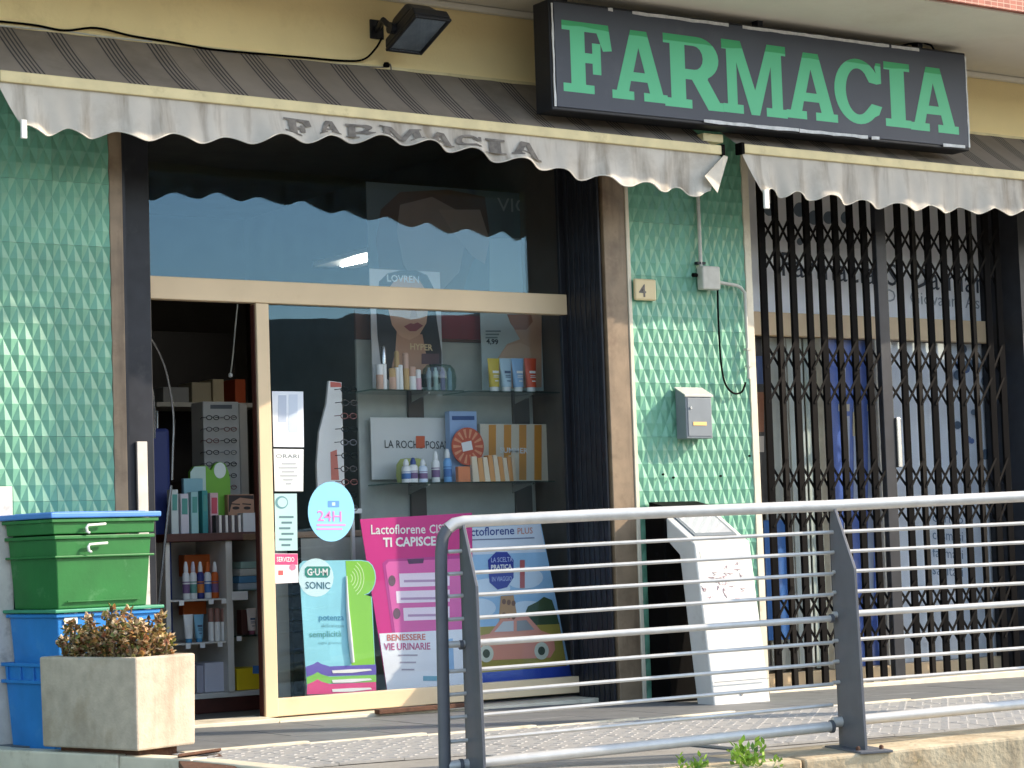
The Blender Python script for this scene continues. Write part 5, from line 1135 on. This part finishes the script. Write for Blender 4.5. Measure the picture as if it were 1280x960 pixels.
yb = mk('bright yellow carton at the bottom right of the shelf unit', 'box', 296, 835, 329, 865, YU+.05, .2, paint(228,196,40), 'yellow_carton', .003, zbase=z_b); flat(yb, 'blue_label', rect(316,832,328,842), YU+.05, paint(60,120,190), .002)
bottle('white spray bottle standing behind the yellow carton', 'bottle', 321, 865, 806, 12, YU+.27, WH, WH, 'spray', 'spray_bottle', z_b)
mk('white carton with dark lid at bottom left of the shelf unit', 'box', 256, 828, 283, 865, YU+.06, .2, paint(200,200,212), 'white_carton', .003, zbase=z_b)
mk('narrow grey carton beside the white carton with dark lid', 'box', 246, 832, 255, 865, YU+.08, .2, paint(170,168,180), 'grey_carton', .003, zbase=z_b)
# goods on the top board
zt_u = zu(666)
for k, (x0, x1, y0, cc, lb_) in enumerate(((214,223,612,(196,206,202),'leftmost'),(226,236,617,(206,200,206),'second'),(239,248,615,(150,196,196),'third'),(253,260,613,(40,140,140),'fourth'),(263,273,616,(206,170,176),'rightmost'))):
    t = mk('%s upright toothpaste carton on the dark red top board' % lb_, 'box', x0, y0, x1, 664, YU+.05, .05, paint(*cc), 'toothpaste_carton', .002, 'toothpaste cartons on the top board', zbase=zt_u); flat(t, 'label_print', rect(x0+1.5,y0+6,x1-1.5,y0+26), YU+.05, paint(70,150,140) if k != 4 else paint(196,70,90), .002)
for k in range(8):
    mk('%s slim striped carton of the row before the eye picture' % ['leftmost','second','third','fourth','fifth','sixth','seventh','rightmost'][k], 'box', 270+4*k, 644, 273.2+4*k, 666, YU+.0, .06, paint(214,206,200) if k%2 else paint(70,60,62), 'slim_carton', .001, 'row of slim cartons', zbase=zt_u)
mk('white carton at the right end of the dark red top board', 'box', 304, 641, 326, 666, YU+.0, .07, paint(196,196,198), 'white_carton', .002, zbase=zt_u)
ey = mk('carton printed with a womans eyes at back of top board', 'box', 285, 618, 318, 664, YU+.12, .06, paint(176,130,104), 'eye_carton', .002, zbase=zt_u)
flat(ey, 'hair_print', [(286,619),(317,619),(317,624),(300,622),(290,628),(287,640),(286,640)], YU+.12, HAIR, .002)
for x in (295,309): flat(ey, 'eye_print', ell(x,635,4.5,2,12), YU+.12, HAIR, .002); flat(ey, 'brow_print', rect(x-6,629,x+5,630.5,-.8), YU+.12, HAIR, .002)
gd = thing('toothbrush_display', 'green and pale counter display with a round top on the top board', 'display', tuple(at(260,640,YU+.16)))
MB().prism([at(x,y,YU+.16) for x,y in ((238,664),(238,590),(243,583),(258,582),(264,588),(268,580),(275,577),(282,580),(286,590),(288,600),(289,664))], (0,.03,0)).build('backing', paint(110,176,60), gd, .002)
flat(gd, 'pale_print', [(238,640),(238,590),(243,583.5),(257,583),(258,640)], YU+.16, paint(190,214,206), .002); flat(gd, 'roundel', ell(275,588,7.5,10,20), YU+.16, paint(222,232,226), .002)
mk('pale turquoise carton before the green toothbrush display', 'box', 230, 598, 254, 640, YU+.12, .03, paint(130,180,190), 'turquoise_carton', .002)
# other things in the dim doorway
def rod(name, label, pxs, Y, r, m, cat):
    o = cable(name, pxs, Y, r, m, label, cat); return o
rod('curved_rod', 'larger pale curved rod arching down in the dim doorway', [(180,412),(193,430),(205,456),(213,490),(217,525),(216,565),(215,600)], .9, .006, CHROME, 'rod')
rod('curved_rod', 'smaller pale curved rod beside the left door jamb', [(180,457),(186,470),(191,492),(193,520),(193,548)], .85, .006, CHROME, 'rod')
rod('walking_cane', 'thin grey walking cane leaning beside the shelf unit', [(214,607),(208,660),(203,710),(198,760),(192,830)], 1.05, .008, CHROME, 'cane')
rod('pull_cord', 'hanging blind cord with a white bead in the dim doorway', [(297,380),(294,410),(291,445),(288,468)], 1.3, .004, PVC, 'cord')
tag(MB().lathe(at(288,469,1.3), [(.002,-.014),(.012,-.008),(.012,.006),(.003,.014)], 10).build('cord_bead', WH, None, smooth=True), 'small white bead at the lower end of the blind cord', 'bead')
wsf = thing('wall_shelf', 'dim wall shelf with boxes deep inside the doorway', 'shelf', tuple(at(250,500,3.2)))
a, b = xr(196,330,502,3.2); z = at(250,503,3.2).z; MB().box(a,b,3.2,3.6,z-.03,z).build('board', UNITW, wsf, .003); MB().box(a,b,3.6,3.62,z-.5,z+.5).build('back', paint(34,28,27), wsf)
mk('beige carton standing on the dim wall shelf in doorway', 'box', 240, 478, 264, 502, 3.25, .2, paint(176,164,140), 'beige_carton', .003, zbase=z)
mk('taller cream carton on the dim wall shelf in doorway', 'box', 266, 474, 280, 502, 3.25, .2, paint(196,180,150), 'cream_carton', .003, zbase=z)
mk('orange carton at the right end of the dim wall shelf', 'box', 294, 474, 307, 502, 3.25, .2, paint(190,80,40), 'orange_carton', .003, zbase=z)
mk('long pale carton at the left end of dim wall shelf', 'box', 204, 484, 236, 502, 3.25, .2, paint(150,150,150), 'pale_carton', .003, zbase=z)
nb = thing('navy_trolley', 'dark blue upright case inside the doorway beside the cane', 'case', tuple(at(205,700,1.4)))
a, b = xr(186,214,600,1.4); c0, c1 = .02, at(200,535,1.4).z; MB().box(a,b,1.4,1.65,c0,c1).build('case_body', paint(34,50,110), nb, .02); MB().tube([(a+.03,1.5,c1),(a+.03,1.5,c1+.10),(b-.03,1.5,c1+.10),(b-.03,1.5,c1)], .008, 8).build('handle', CHROME, nb)
